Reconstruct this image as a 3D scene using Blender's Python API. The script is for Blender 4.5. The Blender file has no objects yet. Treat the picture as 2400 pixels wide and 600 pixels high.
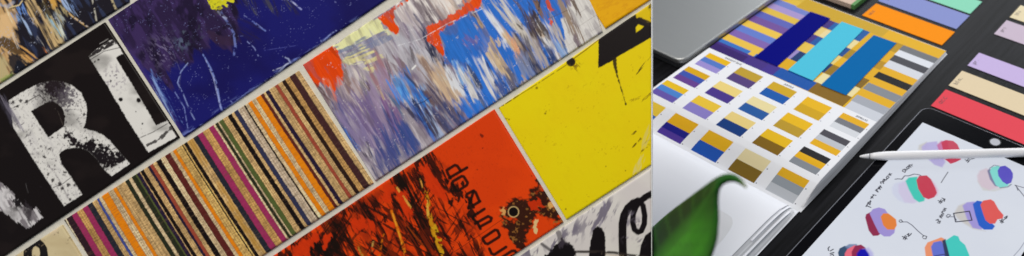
import bpy, math
import numpy as np
from mathutils import Matrix, Vector

# =====================================================================
# camera, world, lamps, exposure
# world X runs along the strips on the desk, world Y runs away across the
# desk, Z is up; the desk top is z = 0 and 1 unit is 1 metre
# =====================================================================
SC = bpy.context.scene
YAW, ELEV = math.radians(34.5), math.radians(42.0)
CAM_H = 0.49
FWD = Vector((-math.sin(YAW) * math.cos(ELEV), math.cos(YAW) * math.cos(ELEV), -math.sin(ELEV)))
RIGHT = Vector((math.cos(YAW), math.sin(YAW), 0.0))
UPV = RIGHT.cross(FWD)
cam_data = bpy.data.cameras.new("camera")
cam = bpy.data.objects.new("camera", cam_data)
SC.collection.objects.link(cam)
cam.matrix_world = Matrix((RIGHT, UPV, -FWD)).transposed().to_4x4()
cam.location = (0.0, 0.0, CAM_H)
cam_data.sensor_width = 36.0
cam_data.lens = 36.0 * 1700.0 / 2400.0
cam_data.shift_x = -763.0 / 2400.0
cam_data.clip_start, cam_data.clip_end = 0.01, 50.0
cam_data.dof.use_dof = True
cam_data.dof.focus_distance = 0.555
cam_data.dof.aperture_fstop = cam_data.lens / 1000.0 / 0.0034
SC.camera = cam

SC.view_settings.view_transform = 'Standard'
SC.view_settings.look = 'None'
SC.view_settings.gamma = 1.0
SC.view_settings.use_curve_mapping = False
SC.view_settings.exposure = 0.0

world = bpy.data.worlds.new("World")
SC.world = world
world.use_nodes = True
world.node_tree.nodes["Background"].inputs[0].default_value = (0.80, 0.86, 1.0, 1)
world.node_tree.nodes["Background"].inputs[1].default_value = 0.24


def lamp(name, loc, target, size, size_y, power, color):
    d = bpy.data.lights.new(name, 'AREA')
    d.shape = 'RECTANGLE'
    d.size, d.size_y = size, size_y
    d.energy, d.color = power, color
    o = bpy.data.objects.new(name, d)
    SC.collection.objects.link(o)
    o.location = loc
    o.rotation_euler = (Vector(target) - Vector(loc)).to_track_quat('-Z', 'Y').to_euler()
    return o


# a low wide window beyond the desk, an added lamp that puts a sheen on the laptop and a warmer ceiling lamp
lamp("window_light", (-0.05, 2.35, 0.80), (-0.25, 0.55, 0.0), 1.1, 0.6, 22.0, (0.92, 0.96, 1.0))
lamp("laptop_sheen_light", (-1.35, 2.4, 1.22), (-0.40, 0.55, 0.0), 0.8, 0.6, 11.0, (0.95, 0.97, 1.0))
lamp("ceiling_light", (-0.62, -0.06, 1.9), (-0.42, 0.38, 0.1), 1.5, 1.2, 30.0, (1.0, 0.96, 0.91))

# =====================================================================
# helpers
# =====================================================================
COL = SC.collection


def lin(c):
    c = np.asarray(c, dtype=np.float64) / 255.0
    return np.where(c <= 0.04045, c / 12.92, ((c + 0.055) / 1.055) ** 2.4)


def tag(o, label=None, cat=None, group=None, kind=None):
    if label: o["label"] = label
    if cat: o["category"] = cat
    if group: o["group"] = group
    if kind: o["kind"] = kind
    return o


def link(name, mesh, mat=None, parent=None, mats=None):
    o = bpy.data.objects.new(name, mesh)
    COL.objects.link(o)
    for m in (mats or ([mat] if mat else [])):
        mesh.materials.append(m)
    if parent: o.parent = parent
    return o


def thing(name, loc, label, cat, group=None, matrix=None):
    o = bpy.data.objects.new(name, None)
    o.empty_display_size = 0.02
    COL.objects.link(o)
    if matrix is not None: o.matrix_world = matrix
    else: o.location = loc
    return tag(o, label, cat, group)


def mesh_from(verts, faces, smooth=False):
    me = bpy.data.meshes.new("mesh")
    me.from_pydata([tuple(v) for v in verts], [], [tuple(f) for f in faces])
    me.validate()
    if smooth:
        me.polygons.foreach_set("use_smooth", [True] * len(me.polygons))
    me.update()
    return me


def grid_mesh(V, nu, nv, colors=None, face_colors=None, smooth=True):
    """V is (nv*nu, 3), rows of nu vertices."""
    me = bpy.data.meshes.new("mesh")
    i = np.arange(nu * nv).reshape(nv, nu)
    F = np.stack([i[:-1, :-1], i[:-1, 1:], i[1:, 1:], i[1:, :-1]], -1).reshape(-1, 4)
    nf = len(F)
    me.vertices.add(nu * nv)
    me.vertices.foreach_set("co", np.asarray(V, dtype=np.float32).ravel())
    me.loops.add(nf * 4)
    me.loops.foreach_set("vertex_index", F.astype(np.int32).ravel())
    me.polygons.add(nf)
    me.polygons.foreach_set("loop_start", np.arange(0, nf * 4, 4, dtype=np.int32))
    me.update(calc_edges=True)
    me.polygons.foreach_set("use_smooth", np.full(nf, smooth))
    if colors is not None:
        a = me.color_attributes.new("print", 'FLOAT_COLOR', 'POINT')
        a.data.foreach_set("color", np.c_[colors, np.ones(len(colors))].astype(np.float32).ravel())
    if face_colors is not None:
        a = me.color_attributes.new("print", 'FLOAT_COLOR', 'CORNER')
        c = np.repeat(np.c_[face_colors, np.ones(nf)], 4, axis=0)
        a.data.foreach_set("color", c.astype(np.float32).ravel())
    me.update()
    return me


def prism(poly, z0, z1, bevel=0.0):
    """vertical prism over a polygon (list of xy), optional rounded top edge"""
    poly = [Vector((p[0], p[1])) for p in poly]
    area = sum(poly[i].x * poly[(i + 1) % len(poly)].y - poly[(i + 1) % len(poly)].x * poly[i].y for i in range(len(poly)))
    if area < 0: poly.reverse()
    n = len(poly)
    rings = [(0.0, z0)]
    if bevel > 0:
        for k in range(5):
            a = math.pi / 2 * k / 4
            rings.append((bevel * (1 - math.cos(a)), z1 - bevel * (1 - math.sin(a))))
    else:
        rings.append((0.0, z1))
    V = []
    for ins, z in rings:
        for i in range(n):
            a, b, c = poly[i - 1], poly[i], poly[(i + 1) % n]
            d1, d2 = (b - a).normalized(), (c - b).normalized()
            n1, n2 = Vector((-d1.y, d1.x)), Vector((-d2.y, d2.x))
            m = (n1 + n2); m = m / max(0.3, m.length_squared / 2)
            q = b + m * ins
            V.append((q.x, q.y, z))
    F = [list(range(n))[::-1]]
    for r in range(len(rings) - 1):
        for i in range(n):
            j = (i + 1) % n
            F.append([r * n + i, r * n + j, (r + 1) * n + j, (r + 1) * n + i])
    F.append([(len(rings) - 1) * n + i for i in range(n)])
    return V, F


def rounded_rect(x0, y0, x1, y1, r, k=10):
    P = []
    for cx, cy, a0 in ((x1 - r, y1 - r, 0), (x0 + r, y1 - r, 90), (x0 + r, y0 + r, 180), (x1 - r, y0 + r, 270)):
        for i in range(k + 1):
            a = math.radians(a0 + 90 * i / k)
            P.append((cx + r * math.cos(a), cy + r * math.sin(a)))
    return P


def ribbon(lines, w, z):
    """flat pen strokes: list of polylines (xy)"""
    V, F = [], []
    for L in lines:
        L = [Vector(p) for p in L]
        b = len(V)
        for i, p in enumerate(L):
            d = (L[min(i + 1, len(L) - 1)] - L[max(i - 1, 0)])
            d = d.normalized() if d.length else Vector((1, 0))
            nn = Vector((-d.y, d.x)) * w / 2
            V += [(p.x + nn.x, p.y + nn.y, z), (p.x - nn.x, p.y - nn.y, z)]
        for i in range(len(L) - 1):
            F.append([b + 2 * i, b + 2 * i + 1, b + 2 * i + 3, b + 2 * i + 2])
    return V, F


def tube(path, radii, n=16, cap=True):
    path = [Vector(p) for p in path]
    V, F = [], []
    for i, p in enumerate(path):
        d = (path[min(i + 1, len(path) - 1)] - path[max(i - 1, 0)]).normalized()
        s = d.cross(Vector((0, 0, 1)))
        s = s.normalized() if s.length > 1e-4 else Vector((1, 0, 0))
        t = s.cross(d)
        for k in range(n):
            a = 2 * math.pi * k / n
            V.append(p + (s * math.cos(a) + t * math.sin(a)) * radii[i])
    for i in range(len(path) - 1):
        for k in range(n):
            F.append([i * n + k, i * n + (k + 1) % n, (i + 1) * n + (k + 1) % n, (i + 1) * n + k])
    if cap:
        F.append(list(range(n))[::-1])
        F.append([(len(path) - 1) * n + k for k in range(n)])
    return V, F


# ---------------------------------------------------------------- materials
def new_mat(name):
    m = bpy.data.materials.new(name)
    m.use_nodes = True
    return m, m.node_tree.nodes, m.node_tree.links, m.node_tree.nodes["Principled BSDF"]


def noise_bump(nt, bsdf, scale, strength, dist=0.001, stretch=None, detail=4):
    N, L = nt.nodes, nt.links
    tc = N.new("ShaderNodeTexCoord")
    mp = N.new("ShaderNodeMapping")
    if stretch: mp.inputs["Scale"].default_value = stretch
    no = N.new("ShaderNodeTexNoise")
    no.inputs["Scale"].default_value = scale
    no.inputs["Detail"].default_value = detail
    bp = N.new("ShaderNodeBump")
    bp.inputs["Strength"].default_value = strength
    bp.inputs["Distance"].default_value = dist
    L.new(tc.outputs["Object"], mp.inputs["Vector"])
    L.new(mp.outputs["Vector"], no.inputs["Vector"])
    L.new(no.outputs["Fac"], bp.inputs["Height"])
    L.new(bp.outputs["Normal"], bsdf.inputs["Normal"])
    return no


def plain(name, rgb, rough=0.5, metal=0.0, var=0.06, scale=60.0, bump=0.0, stretch=None, spec=0.5):
    """one colour with a little procedural unevenness"""
    m, N, L, b = new_mat(name)
    no = noise_bump(m.node_tree, b, scale, bump, 0.0006, stretch)
    mix = N.new("ShaderNodeMix"); mix.data_type = 'RGBA'
    c = lin(rgb)
    mix.inputs[6].default_value = (*(c * (1 - var)), 1)
    mix.inputs[7].default_value = (*np.minimum(c * (1 + var), 1), 1)
    L.new(no.outputs["Fac"], mix.inputs[0])
    L.new(mix.outputs[2], b.inputs["Base Color"])
    b.inputs["Roughness"].default_value = rough
    b.inputs["Metallic"].default_value = metal
    b.inputs["Specular IOR Level"].default_value = spec
    return m


def printed(name, rough, bump, scale, spec=0.5, coat=0.0, emit=0.0):
    """printed or painted surface: the ink is stored on the mesh"""
    m, N, L, b = new_mat(name)
    at = N.new("ShaderNodeAttribute"); at.attribute_name = "print"
    no = noise_bump(m.node_tree, b, scale, bump, 0.0004)
    rr = N.new("ShaderNodeMapRange")
    rr.inputs["To Min"].default_value = rough - 0.07
    rr.inputs["To Max"].default_value = rough + 0.10
    L.new(no.outputs["Fac"], rr.inputs["Value"])
    L.new(rr.outputs["Result"], b.inputs["Roughness"])
    L.new(at.outputs["Color"], b.inputs["Base Color"])
    b.inputs["Specular IOR Level"].default_value = spec
    b.inputs["Coat Weight"].default_value = coat
    b.inputs["Coat Roughness"].default_value = 0.08
    if emit:
        dk = N.new("ShaderNodeMix"); dk.data_type = 'RGBA'; dk.blend_type = 'MULTIPLY'
        dk.inputs[0].default_value = 1.0
        dk.inputs[7].default_value = (0.12, 0.12, 0.12, 1)
        L.new(at.outputs["Color"], dk.inputs[6])
        L.new(dk.outputs[2], b.inputs["Base Color"])
        L.new(at.outputs["Color"], b.inputs["Emission Color"])
        b.inputs["Emission Strength"].default_value = emit
    return m


M_TILE = printed("glazed_print", 0.38, 0.04, 900.0, spec=0.14)
M_PAGE = printed("printed_paper", 0.50, 0.02, 300.0, spec=0.15)
M_SCREEN = printed("lit_screen", 0.30, 0.0, 100.0, spec=0.2, emit=0.92)
M_GROUT = plain("grout", (222, 217, 200), 0.9, var=0.10, scale=350.0, bump=0.5)
M_BOARD = plain("board", (120, 112, 100), 0.8, var=0.10, scale=40.0)
M_TRIM = plain("white_trim", (245, 245, 242), 0.5, var=0.02)
M_PAPER = plain("white_paper", (234, 236, 242), 0.6, var=0.012, scale=25.0, bump=0.03)
M_BLACK = plain("black_glass", (6, 6, 9), 0.16, var=0.05, spec=0.13)
M_TABEDGE = plain("grey_metal_edge", (120, 122, 130), 0.35, metal=0.3, var=0.03)
M_ALU = plain("brushed_aluminium", (178, 180, 178), 0.48, metal=1.0, var=0.03, scale=30.0, stretch=(1, 14, 1))
M_DARKALU = plain("dark_rim", (40, 42, 45), 0.5, var=0.04)
M_PENCIL = plain("white_plastic", (236, 236, 238), 0.28, var=0.01)
M_PENTIP = plain("stylus_tip_plastic", (225, 226, 228), 0.35, var=0.01)
M_SEAM = plain("seam", (90, 90, 95), 0.5, var=0.02)
M_INK = plain("pencil_ink", (88, 78, 84), 0.7, var=0.2, scale=900.0)
M_GREEN_EDGE = plain("green_card", (80, 140, 70), 0.6)
M_BEIGE_CARD = plain("beige_card", (205, 180, 160), 0.7, var=0.05)
M_RED_PRINT = plain("red_print", (225, 70, 90), 0.6, var=0.15, scale=200)
M_CLAY = plain("terracotta", (170, 95, 65), 0.8, bump=0.2)
M_SOIL = plain("soil", (45, 33, 24), 0.95, var=0.3, scale=300, bump=0.8)
M_WOODLEG = plain("support_wood", (150, 120, 85), 0.7, stretch=(1, 1, 8))

# page-edge material: many thin sheets
M_EDGE, _N, _L, _b = new_mat("page_edges")
_tc = _N.new("ShaderNodeTexCoord"); _mp = _N.new("ShaderNodeMapping")
_mp.inputs["Scale"].default_value = (3, 6, 900)
_no = _N.new("ShaderNodeTexNoise"); _no.inputs["Scale"].default_value = 1.0; _no.inputs["Detail"].default_value = 3
_cr = _N.new("ShaderNodeValToRGB")
_cr.color_ramp.elements[0].position, _cr.color_ramp.elements[1].position = 0.36, 0.60
_cr.color_ramp.elements[0].color = (*lin((196, 197, 200)), 1)
_cr.color_ramp.elements[1].color = (*lin((236, 237, 240)), 1)
_L.new(_tc.outputs["Object"], _mp.inputs["Vector"]); _L.new(_mp.outputs["Vector"], _no.inputs["Vector"])
_L.new(_no.outputs["Fac"], _cr.inputs["Fac"]); _L.new(_cr.outputs["Color"], _b.inputs["Base Color"])
_b.inputs["Roughness"].default_value = 0.7

# dark stained wood with grain along Y
M_DESK, _N, _L, _b = new_mat("black_stained_wood")
_tc = _N.new("ShaderNodeTexCoord"); _mp = _N.new("ShaderNodeMapping")
_mp.inputs["Scale"].default_value = (230, 9, 1)
_no = _N.new("ShaderNodeTexNoise"); _no.inputs["Scale"].default_value = 1.0; _no.inputs["Detail"].default_value = 6
_no.inputs["Distortion"].default_value = 0.4
_cr = _N.new("ShaderNodeValToRGB")
_cr.color_ramp.elements[0].position, _cr.color_ramp.elements[1].position = 0.35, 0.68
_cr.color_ramp.elements[0].color = (0.0014, 0.0014, 0.0016, 1)
_cr.color_ramp.elements[1].color = (0.010, 0.010, 0.012, 1)
_bp = _N.new("ShaderNodeBump"); _bp.inputs["Strength"].default_value = 0.35; _bp.inputs["Distance"].default_value = 0.0004
_L.new(_tc.outputs["Object"], _mp.inputs["Vector"]); _L.new(_mp.outputs["Vector"], _no.inputs["Vector"])
_L.new(_no.outputs["Fac"], _cr.inputs["Fac"]); _L.new(_cr.outputs["Color"], _b.inputs["Base Color"])
_L.new(_no.outputs["Fac"], _bp.inputs["Height"]); _L.new(_bp.outputs["Normal"], _b.inputs["Normal"])
_b.inputs["Roughness"].default_value = 0.40
_b.inputs["Specular IOR Level"].default_value = 0.09

# leaf
M_LEAF, _N, _L, _b = new_mat("leaf_green")
_at = _N.new("ShaderNodeAttribute"); _at.attribute_name = "print"
_L.new(_at.outputs["Color"], _b.inputs["Base Color"])
_b.inputs["Roughness"].default_value = 0.6
_b.inputs["Specular IOR Level"].default_value = 0.2
_tr = _N.new("ShaderNodeBsdfTranslucent"); _mx = _N.new("ShaderNodeMixShader"); _mx.inputs[0].default_value = 0.35
_out = [n for n in _N if n.type == 'OUTPUT_MATERIAL'][0]
_L.new(_at.outputs["Color"], _tr.inputs["Color"])
_L.new(_b.outputs[0], _mx.inputs[1]); _L.new(_tr.outputs[0], _mx.inputs[2]); _L.new(_mx.outputs[0], _out.inputs["Surface"])
M_STEM = plain("leaf_stem", (70, 120, 50), 0.5)


# =====================================================================
# paint kit: numpy patterns evaluated in a surface's own 2-D coordinates
# =====================================================================
_rng = np.random.RandomState(7)
_TAB = _rng.rand(256, 256)


def vnoise(x, y):
    xi, yi = np.floor(x).astype(int), np.floor(y).astype(int)
    fx, fy = x - xi, y - yi
    fx, fy = fx * fx * (3 - 2 * fx), fy * fy * (3 - 2 * fy)
    a = _TAB[yi % 256, xi % 256]; b = _TAB[yi % 256, (xi + 1) % 256]
    c = _TAB[(yi + 1) % 256, xi % 256]; d = _TAB[(yi + 1) % 256, (xi + 1) % 256]
    return (a * (1 - fx) + b * fx) * (1 - fy) + (c * (1 - fx) + d * fx) * fy


def smooth(a, b, x):
    t = np.clip((x - a) / (b - a), 0, 1)
    return t * t * (3 - 2 * t)


class Paint:
    def __init__(s, X, Y, base, gain):
        s.X, s.Y, s.gain = X, Y, gain
        s.C = np.tile(s.col(base), (len(X), 1))

    def col(s, c):
        return np.minimum(lin(c) / s.gain, 0.92)

    def fbm(s, ls, lt=None, ang=0.0, seed=0, octv=4):
        """noise with feature length ls along direction ang (deg, y down) and lt across, 0..1"""
        lt = lt or ls
        a = math.radians(ang)
        u = (s.X * math.cos(a) + s.Y * math.sin(a)) / ls
        v = (-s.X * math.sin(a) + s.Y * math.cos(a)) / lt
        r = 0; amp = 0.5; tot = 0
        for o in range(octv):
            r = r + amp * vnoise(u * 2 ** o + 17.3 * seed + 5.1 * o, v * 2 ** o + 31.7 * seed + 9.2 * o)
            tot += amp; amp *= 0.5
        r = r / tot
        return np.clip((r - 0.5) * 1.7 + 0.5, 0, 1)

    def put(s, mask, color, op=1.0):
        m = np.clip(mask * op, 0, 1)[:, None]
        s.C = s.C * (1 - m) + s.col(color) * m

    def seg(s, pts, closed=False):
        pts = np.asarray(pts, float)
        P0, P1 = (pts, np.roll(pts, -1, 0)) if closed else (pts[:-1], pts[1:])
        D = np.full(len(s.X), 1e9)
        for (x0, y0), (x1, y1) in zip(P0, P1):
            dx, dy = x1 - x0, y1 - y0
            t = np.clip(((s.X - x0) * dx + (s.Y - y0) * dy) / (dx * dx + dy * dy + 1e-9), 0, 1)
            D = np.minimum(D, np.hypot(s.X - x0 - t * dx, s.Y - y0 - t * dy))
        return D

    def sdf(s, pts):
        pts = np.asarray(pts, float)
        D = s.seg(pts, True)
        ins = np.zeros(len(s.X), bool)
        for (x0, y0), (x1, y1) in zip(pts, np.roll(pts, -1, 0)):
            c = ((y0 > s.Y) != (y1 > s.Y))
            ins ^= c & (s.X < (x1 - x0) * (s.Y - y0) / (y1 - y0 + 1e-12) + x0)
        return np.where(ins, -D, D)

    def poly(s, pts, color, op=1.0, feather=0.8, rough=0.0, rs=12.0, ang=0.0, rl=None, seed=1, tex=0.0, tl=60, tw=4):
        d = s.sdf(pts)
        if rough:
            d = d + (s.fbm(rl or rs, rs, ang, seed) - 0.5) * 2 * rough
        m = smooth(feather, -feather, d)
        if tex:
            m = m * smooth(tex - 0.22, tex + 0.22, s.fbm(tl, tw, ang, seed + 50))
        s.put(m, color, op)

    def line(s, pts, w, color, op=1.0, feather=0.7, dry=0.0, seed=3, closed=False):
        m = smooth(w / 2 + feather, w / 2 - feather, s.seg(pts, closed))
        if dry:
            m = m * smooth(dry - 0.15, dry + 0.15, s.fbm(7, 7, 0, seed, 3))
        s.put(m, color, op)

    def brush(s, x, y, L, W, ang, color, op=1.0, seed=1, cover=0.45, bw=2.6, soft=0.2):
        """one dry-brush stroke centred on x, y"""
        a = math.radians(ang)
        u = (s.X - x) * math.cos(a) + (s.Y - y) * math.sin(a)
        v = -(s.X - x) * math.sin(a) + (s.Y - y) * math.cos(a)
        e = (s.fbm(L * 0.5, bw * 1.6, ang, seed + 9) - 0.5)
        m = smooth(1.0, 0.55, np.abs(u) / (L / 2) + e * 1.1) * smooth(1.0, 0.75, np.abs(v) / (W / 2) + e * 0.5)
        br = s.fbm(L * 0.45, bw, ang, seed)
        s.put(m * smooth(cover - soft, cover + soft, br), color, op)

    def specks(s, color, thr=0.86, size=3.0, op=1.0, seed=4, region=None):
        m = smooth(thr - 0.05, thr + 0.05, s.fbm(size, size, 0, seed, 2)) * smooth(0.62, 0.80, s.fbm(size * 6, size * 6, 0, seed + 71, 2))
        if region is not None: m = m * region
        s.put(m, color, op)

    def blot(s, x, y, r):
        return np.exp(-((s.X - x) ** 2 + (s.Y - y) ** 2) / (r * r))


# =====================================================================
# the setting: desk
# =====================================================================
V, F = prism([(-2.2, -0.25), (1.2, -0.25), (1.2, 1.9), (-2.2, 1.9)], -0.03, 0.0, 0.002)
desk = link("desk", mesh_from(V, F), M_DESK)
tag(desk, "black stained wooden desk top with fine grain", "desk", kind="structure")

# =====================================================================
# leaning panel with printed tiles; panel unit = 0.28 mm, x right, y down
# =====================================================================
PK = 0.48 / 1700.0
PANEL_M = Matrix((RIGHT, UPV, -FWD)).transposed().to_4x4()
PANEL_M.translation = Vector((0, 0, CAM_H)) + FWD * 0.48 + RIGHT * (763 - 1963) * PK


def pp(x, y): return ((x - 763.0) * PK, (300.0 - y) * PK)


GAIN_L = 0.74
PX0, PX1, PY0, PY1 = -150, 1526.5, -130, 804
panel = thing("tiled_panel", None, "leaning board of pale grey grout that carries the tiles with printed pictures", "panel", matrix=PANEL_M)
V, F = prism([pp(PX0, PY0), pp(PX1 - 22, PY0), pp(PX1 - 22, PY1), pp(PX0, PY1)], -0.011, -0.0035)
link("board", mesh_from(V, F), M_BOARD, panel)
gx, gy = pp(PX0 + 1, PY0 + 1), pp(PX1 - 1, PY1 - 1)
gy = (gy[0] + PK * 1.0, gy[1])
V, F = prism([gx, (gy[0], gx[1]), gy, (gx[0], gy[1])], -0.0034, -0.0014, 0.0003)
link("grout", mesh_from(V, F), M_GROUT, panel)
V, F = prism([pp(PX1 + 0.2, PY0), pp(PX1 + 1.5, PY0), pp(PX1 + 1.5, PY1), pp(PX1 + 0.2, PY1)], -0.0026, 0.0002)
link("edge_trim", mesh_from(V, F), M_TRIM, panel)
# hinged support behind the board, standing on the desk
inv = PANEL_M.inverted()
top = Vector((pp(200, 0)[0], pp(0, 0)[1], -0.0115))
topw = PANEL_M @ top
back = Vector((topw.x, topw.y, 0)) + Vector((FWD.x, FWD.y, 0)).normalized() * 0.17
back.z = 0.006
V, F = tube([topw, back], [0.006, 0.006], 12)
V = [inv @ v for v in V]
link("support_leg", mesh_from(V, F), M_WOODLEG, panel)


def tile(name, label, quad, painter, step=1.45, h=0.0, group="printed tiles set side by side in the leaning panel"):
    TL, TR, BR, BL = [np.array(p, float) for p in quad]
    ctr = (TL + TR + BR + BL) / 4
    lu = (np.linalg.norm(TR - TL) + np.linalg.norm(BR - BL)) / 2
    lv = (np.linalg.norm(BL - TL) + np.linalg.norm(BR - TR)) / 2

    def ax(L):
        e = np.array([0, 0.25, 0.6, 1.2, 2.0, 3.0, 4.2, 5.6])
        n = max(4, int((L - 11.2) / step))
        return np.r_[e, np.linspace(5.6, L - 5.6, n)[1:-1], (L - e)[::-1]] / L
    u, v = ax(lu), ax(lv)
    U, Vv = np.meshgrid(u, v)
    P = ((1 - U)[..., None] * (1 - Vv)[..., None] * TL + U[..., None] * (1 - Vv)[..., None] * TR
         + U[..., None] * Vv[..., None] * BR + (1 - U)[..., None] * Vv[..., None] * BL)
    X, Y = P[..., 0].ravel(), P[..., 1].ravel()
    d = np.minimum(np.minimum(U, 1 - U) * lu, np.minimum(Vv, 1 - Vv) * lv).ravel()
    R = 4.5
    t = np.clip(d / R, 0, 1)
    z = -R * 0.55 * (1 - np.sqrt(1 - (1 - t) ** 2)) * PK
    z = np.where(d < 0.1, -0.0033, z) + h
    c = painter(X, Y)
    cx, cy = pp(*ctr)
    # rows go down the panel, so flip them to keep the normals outward
    Vx = np.c_[(X - ctr[0]) * PK, -(Y - ctr[1]) * PK, z + 0.0033]
    nu, nv = len(u), len(v)
    Vx = Vx.reshape(nv, nu, 3)[::-1].reshape(-1, 3)
    c = np.clip(c - 0.004, 0.0012, 0.92).reshape(nv, nu, 3)[::-1].reshape(-1, 3)
    o = link(name, grid_mesh(Vx, nu, nv, colors=c), M_TILE)
    o.matrix_world = PANEL_M @ Matrix.Translation((cx, cy, -0.0033))
    return tag(o, label, "tile", group)


TD = 57.5      # direction of most brush marks on the tiles (degrees, y down)


def paint_brown(X, Y):
    p = Paint(X, Y, (30, 27, 33), GAIN_L)
    p.put(smooth(0.5, 0.8, p.fbm(40, 9, 60, 2)), (48, 56, 82), 0.7)
    p.poly([(-60, -60), (40, -60), (34, 60), (48, 100), (36, 160), (0, 200), (-60, 200)], (184, 148, 100), 1, 3, 12, 9, 60, 40, 5, 0.42, 50, 7)
    p.poly([(-10, 55), (30, 20), (34, 80), (10, 110), (-20, 90)], (208, 172, 122), 0.9, 4, 8, 8, 60, 30, 6)
    p.poly([(55, -30), (75, -30), (110, 55), (145, 100), (118, 118), (95, 70), (70, 30)], (188, 160, 112), 1, 2, 8, 5, 62, 40, 7, 0.34, 60, 4)
    p.poly([(90, 5), (150, 20), (148, 60), (146, 102), (128, 80), (110, 50)], (176, 160, 116), 0.8, 3, 9, 5, 62, 40, 8, 0.48, 60, 3)
    p.poly([(92, -40), (130, -30), (142, 14), (120, 20), (98, 5)], (196, 150, 72), 0.95, 3, 9, 8, 60, 30, 9, 0.35, 40, 5)
    p.poly([(-10, 92), (22, 96), (50, 112), (88, 140), (70, 148), (40, 130), (10, 112)], (196, 148, 84), 1, 1.5, 6, 6, 35, 40, 10, 0.3, 50, 4)
    p.poly([(8, 104), (70, 148), (60, 152), (2, 112)], (205, 165, 105), 0.9, 1, 3, 4, 35, 40, 11, 0.35, 50, 3)
    p.poly([(-10, 90), (30, 95), (62, 128), (40, 126), (0, 100)], (38, 30, 26), 0.85, 3, 8, 7, 40, 30, 12)
    p.poly([(0, 128), (10, 138), (30, 180), (0, 200), (-30, 180)], (176, 160, 116), 0.9, 2, 6, 6, 60, 30, 13)
    p.poly([(5, 178), (28, 172), (30, 182), (0, 196)], (130, 150, 70), 0.7, 3, 5, 5, 0, 10, 14)
    p.poly([(12, 122), (40, 130), (72, 150), (36, 172), (28, 168)], (26, 28, 36), 0.95, 2, 6, 6, 50, 20, 15)
    for i, (x, y, l, w, c) in enumerate([(38, 40, 44, 14, (120, 150, 190)), (62, 62, 60, 8, (150, 170, 200)), (36, 95, 46, 6, (190, 185, 175)), (100, 108, 60, 6, (215, 210, 200)),
                                         (128, 62, 60, 8, (140, 175, 190)), (146, 74, 60, 9, (200, 205, 190)), (155, 10, 60, 16, (150, 170, 200)), (168, 8, 44, 14, (110, 135, 180)),
                                         (52, 25, 30, 20, (95, 130, 190)), (140, 40, 40, 20, (150, 155, 150)), (105, 118, 30, 5, (200, 120, 60)), (20, 30, 60, 5, (225, 205, 170))]):
        p.brush(x, y, l, w, 62 + (i % 3) * 5 - 5, c, 0.95, 20 + i, 0.48, 2.0)
    p.poly([(86, 6), (104, 2), (126, 26), (118, 36), (98, 28)], (32, 27, 24), 0.85, 3, 7, 6, 50, 12, 33)
    p.line([(150, 22), (172, 40), (204, 62)], 4, (200, 165, 105), 0.9, 1.2, 0.35, 41)
    p.line([(168, 38), (190, 52), (206, 63)], 1.6, (190, 190, 200), 0.8, 0.7, 0.35, 42)
    p.line([(212, -20), (220, 15), (226, 48)], 3.6, (170, 165, 150), 0.95, 1.2, 0.38, 43)
    p.line([(256, -20), (264, 4), (272, 22)], 5, (172, 158, 122), 0.95, 1, 0.3, 44)
    p.line([(41, -5), (40, 8), (32, 18), (22, 17)], 5, (44, 32, 26), 0.9, 1)
    p.line([(22, 18), (45, 12), (52, 2)], 3, (220, 195, 145), 0.8, 1)
    p.line([(0, 10), (18, 16), (30, 6)], 8, (170, 170, 180), 0.6, 3, 0.3)
    p.specks((170, 175, 190), 0.88, 3.0, 0.5, 8)
    return p.C


R_HOLE = [(72, 260), (112, 239), (124, 237), (132, 241), (146, 253), (153, 272), (150, 296), (113, 322)]
R_OUT = [(20, 236), (58, 212), (92, 196), (122, 189), (150, 192), (172, 202), (190, 217), (202, 243), (204, 262), (201, 284), (196, 300),
         (206, 304), (224, 308), (242, 317), (258, 330), (280, 356), (294, 372), (305, 384), (262, 413), (250, 403), (240, 392), (226, 372), (210, 356), (190, 347),
         (176, 346), (158, 348), (146, 353), (138, 362), (144, 384), (170, 420), (193, 456), (150, 483), (90, 392), (32, 300)]
L_OUT = [(208, 132), (222, 118), (262, 92), (275, 104), (288, 126), (271, 135), (318, 212), (366, 294), (391, 283), (399, 296), (414, 321), (348, 357), (300, 283), (252, 202)]


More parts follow.
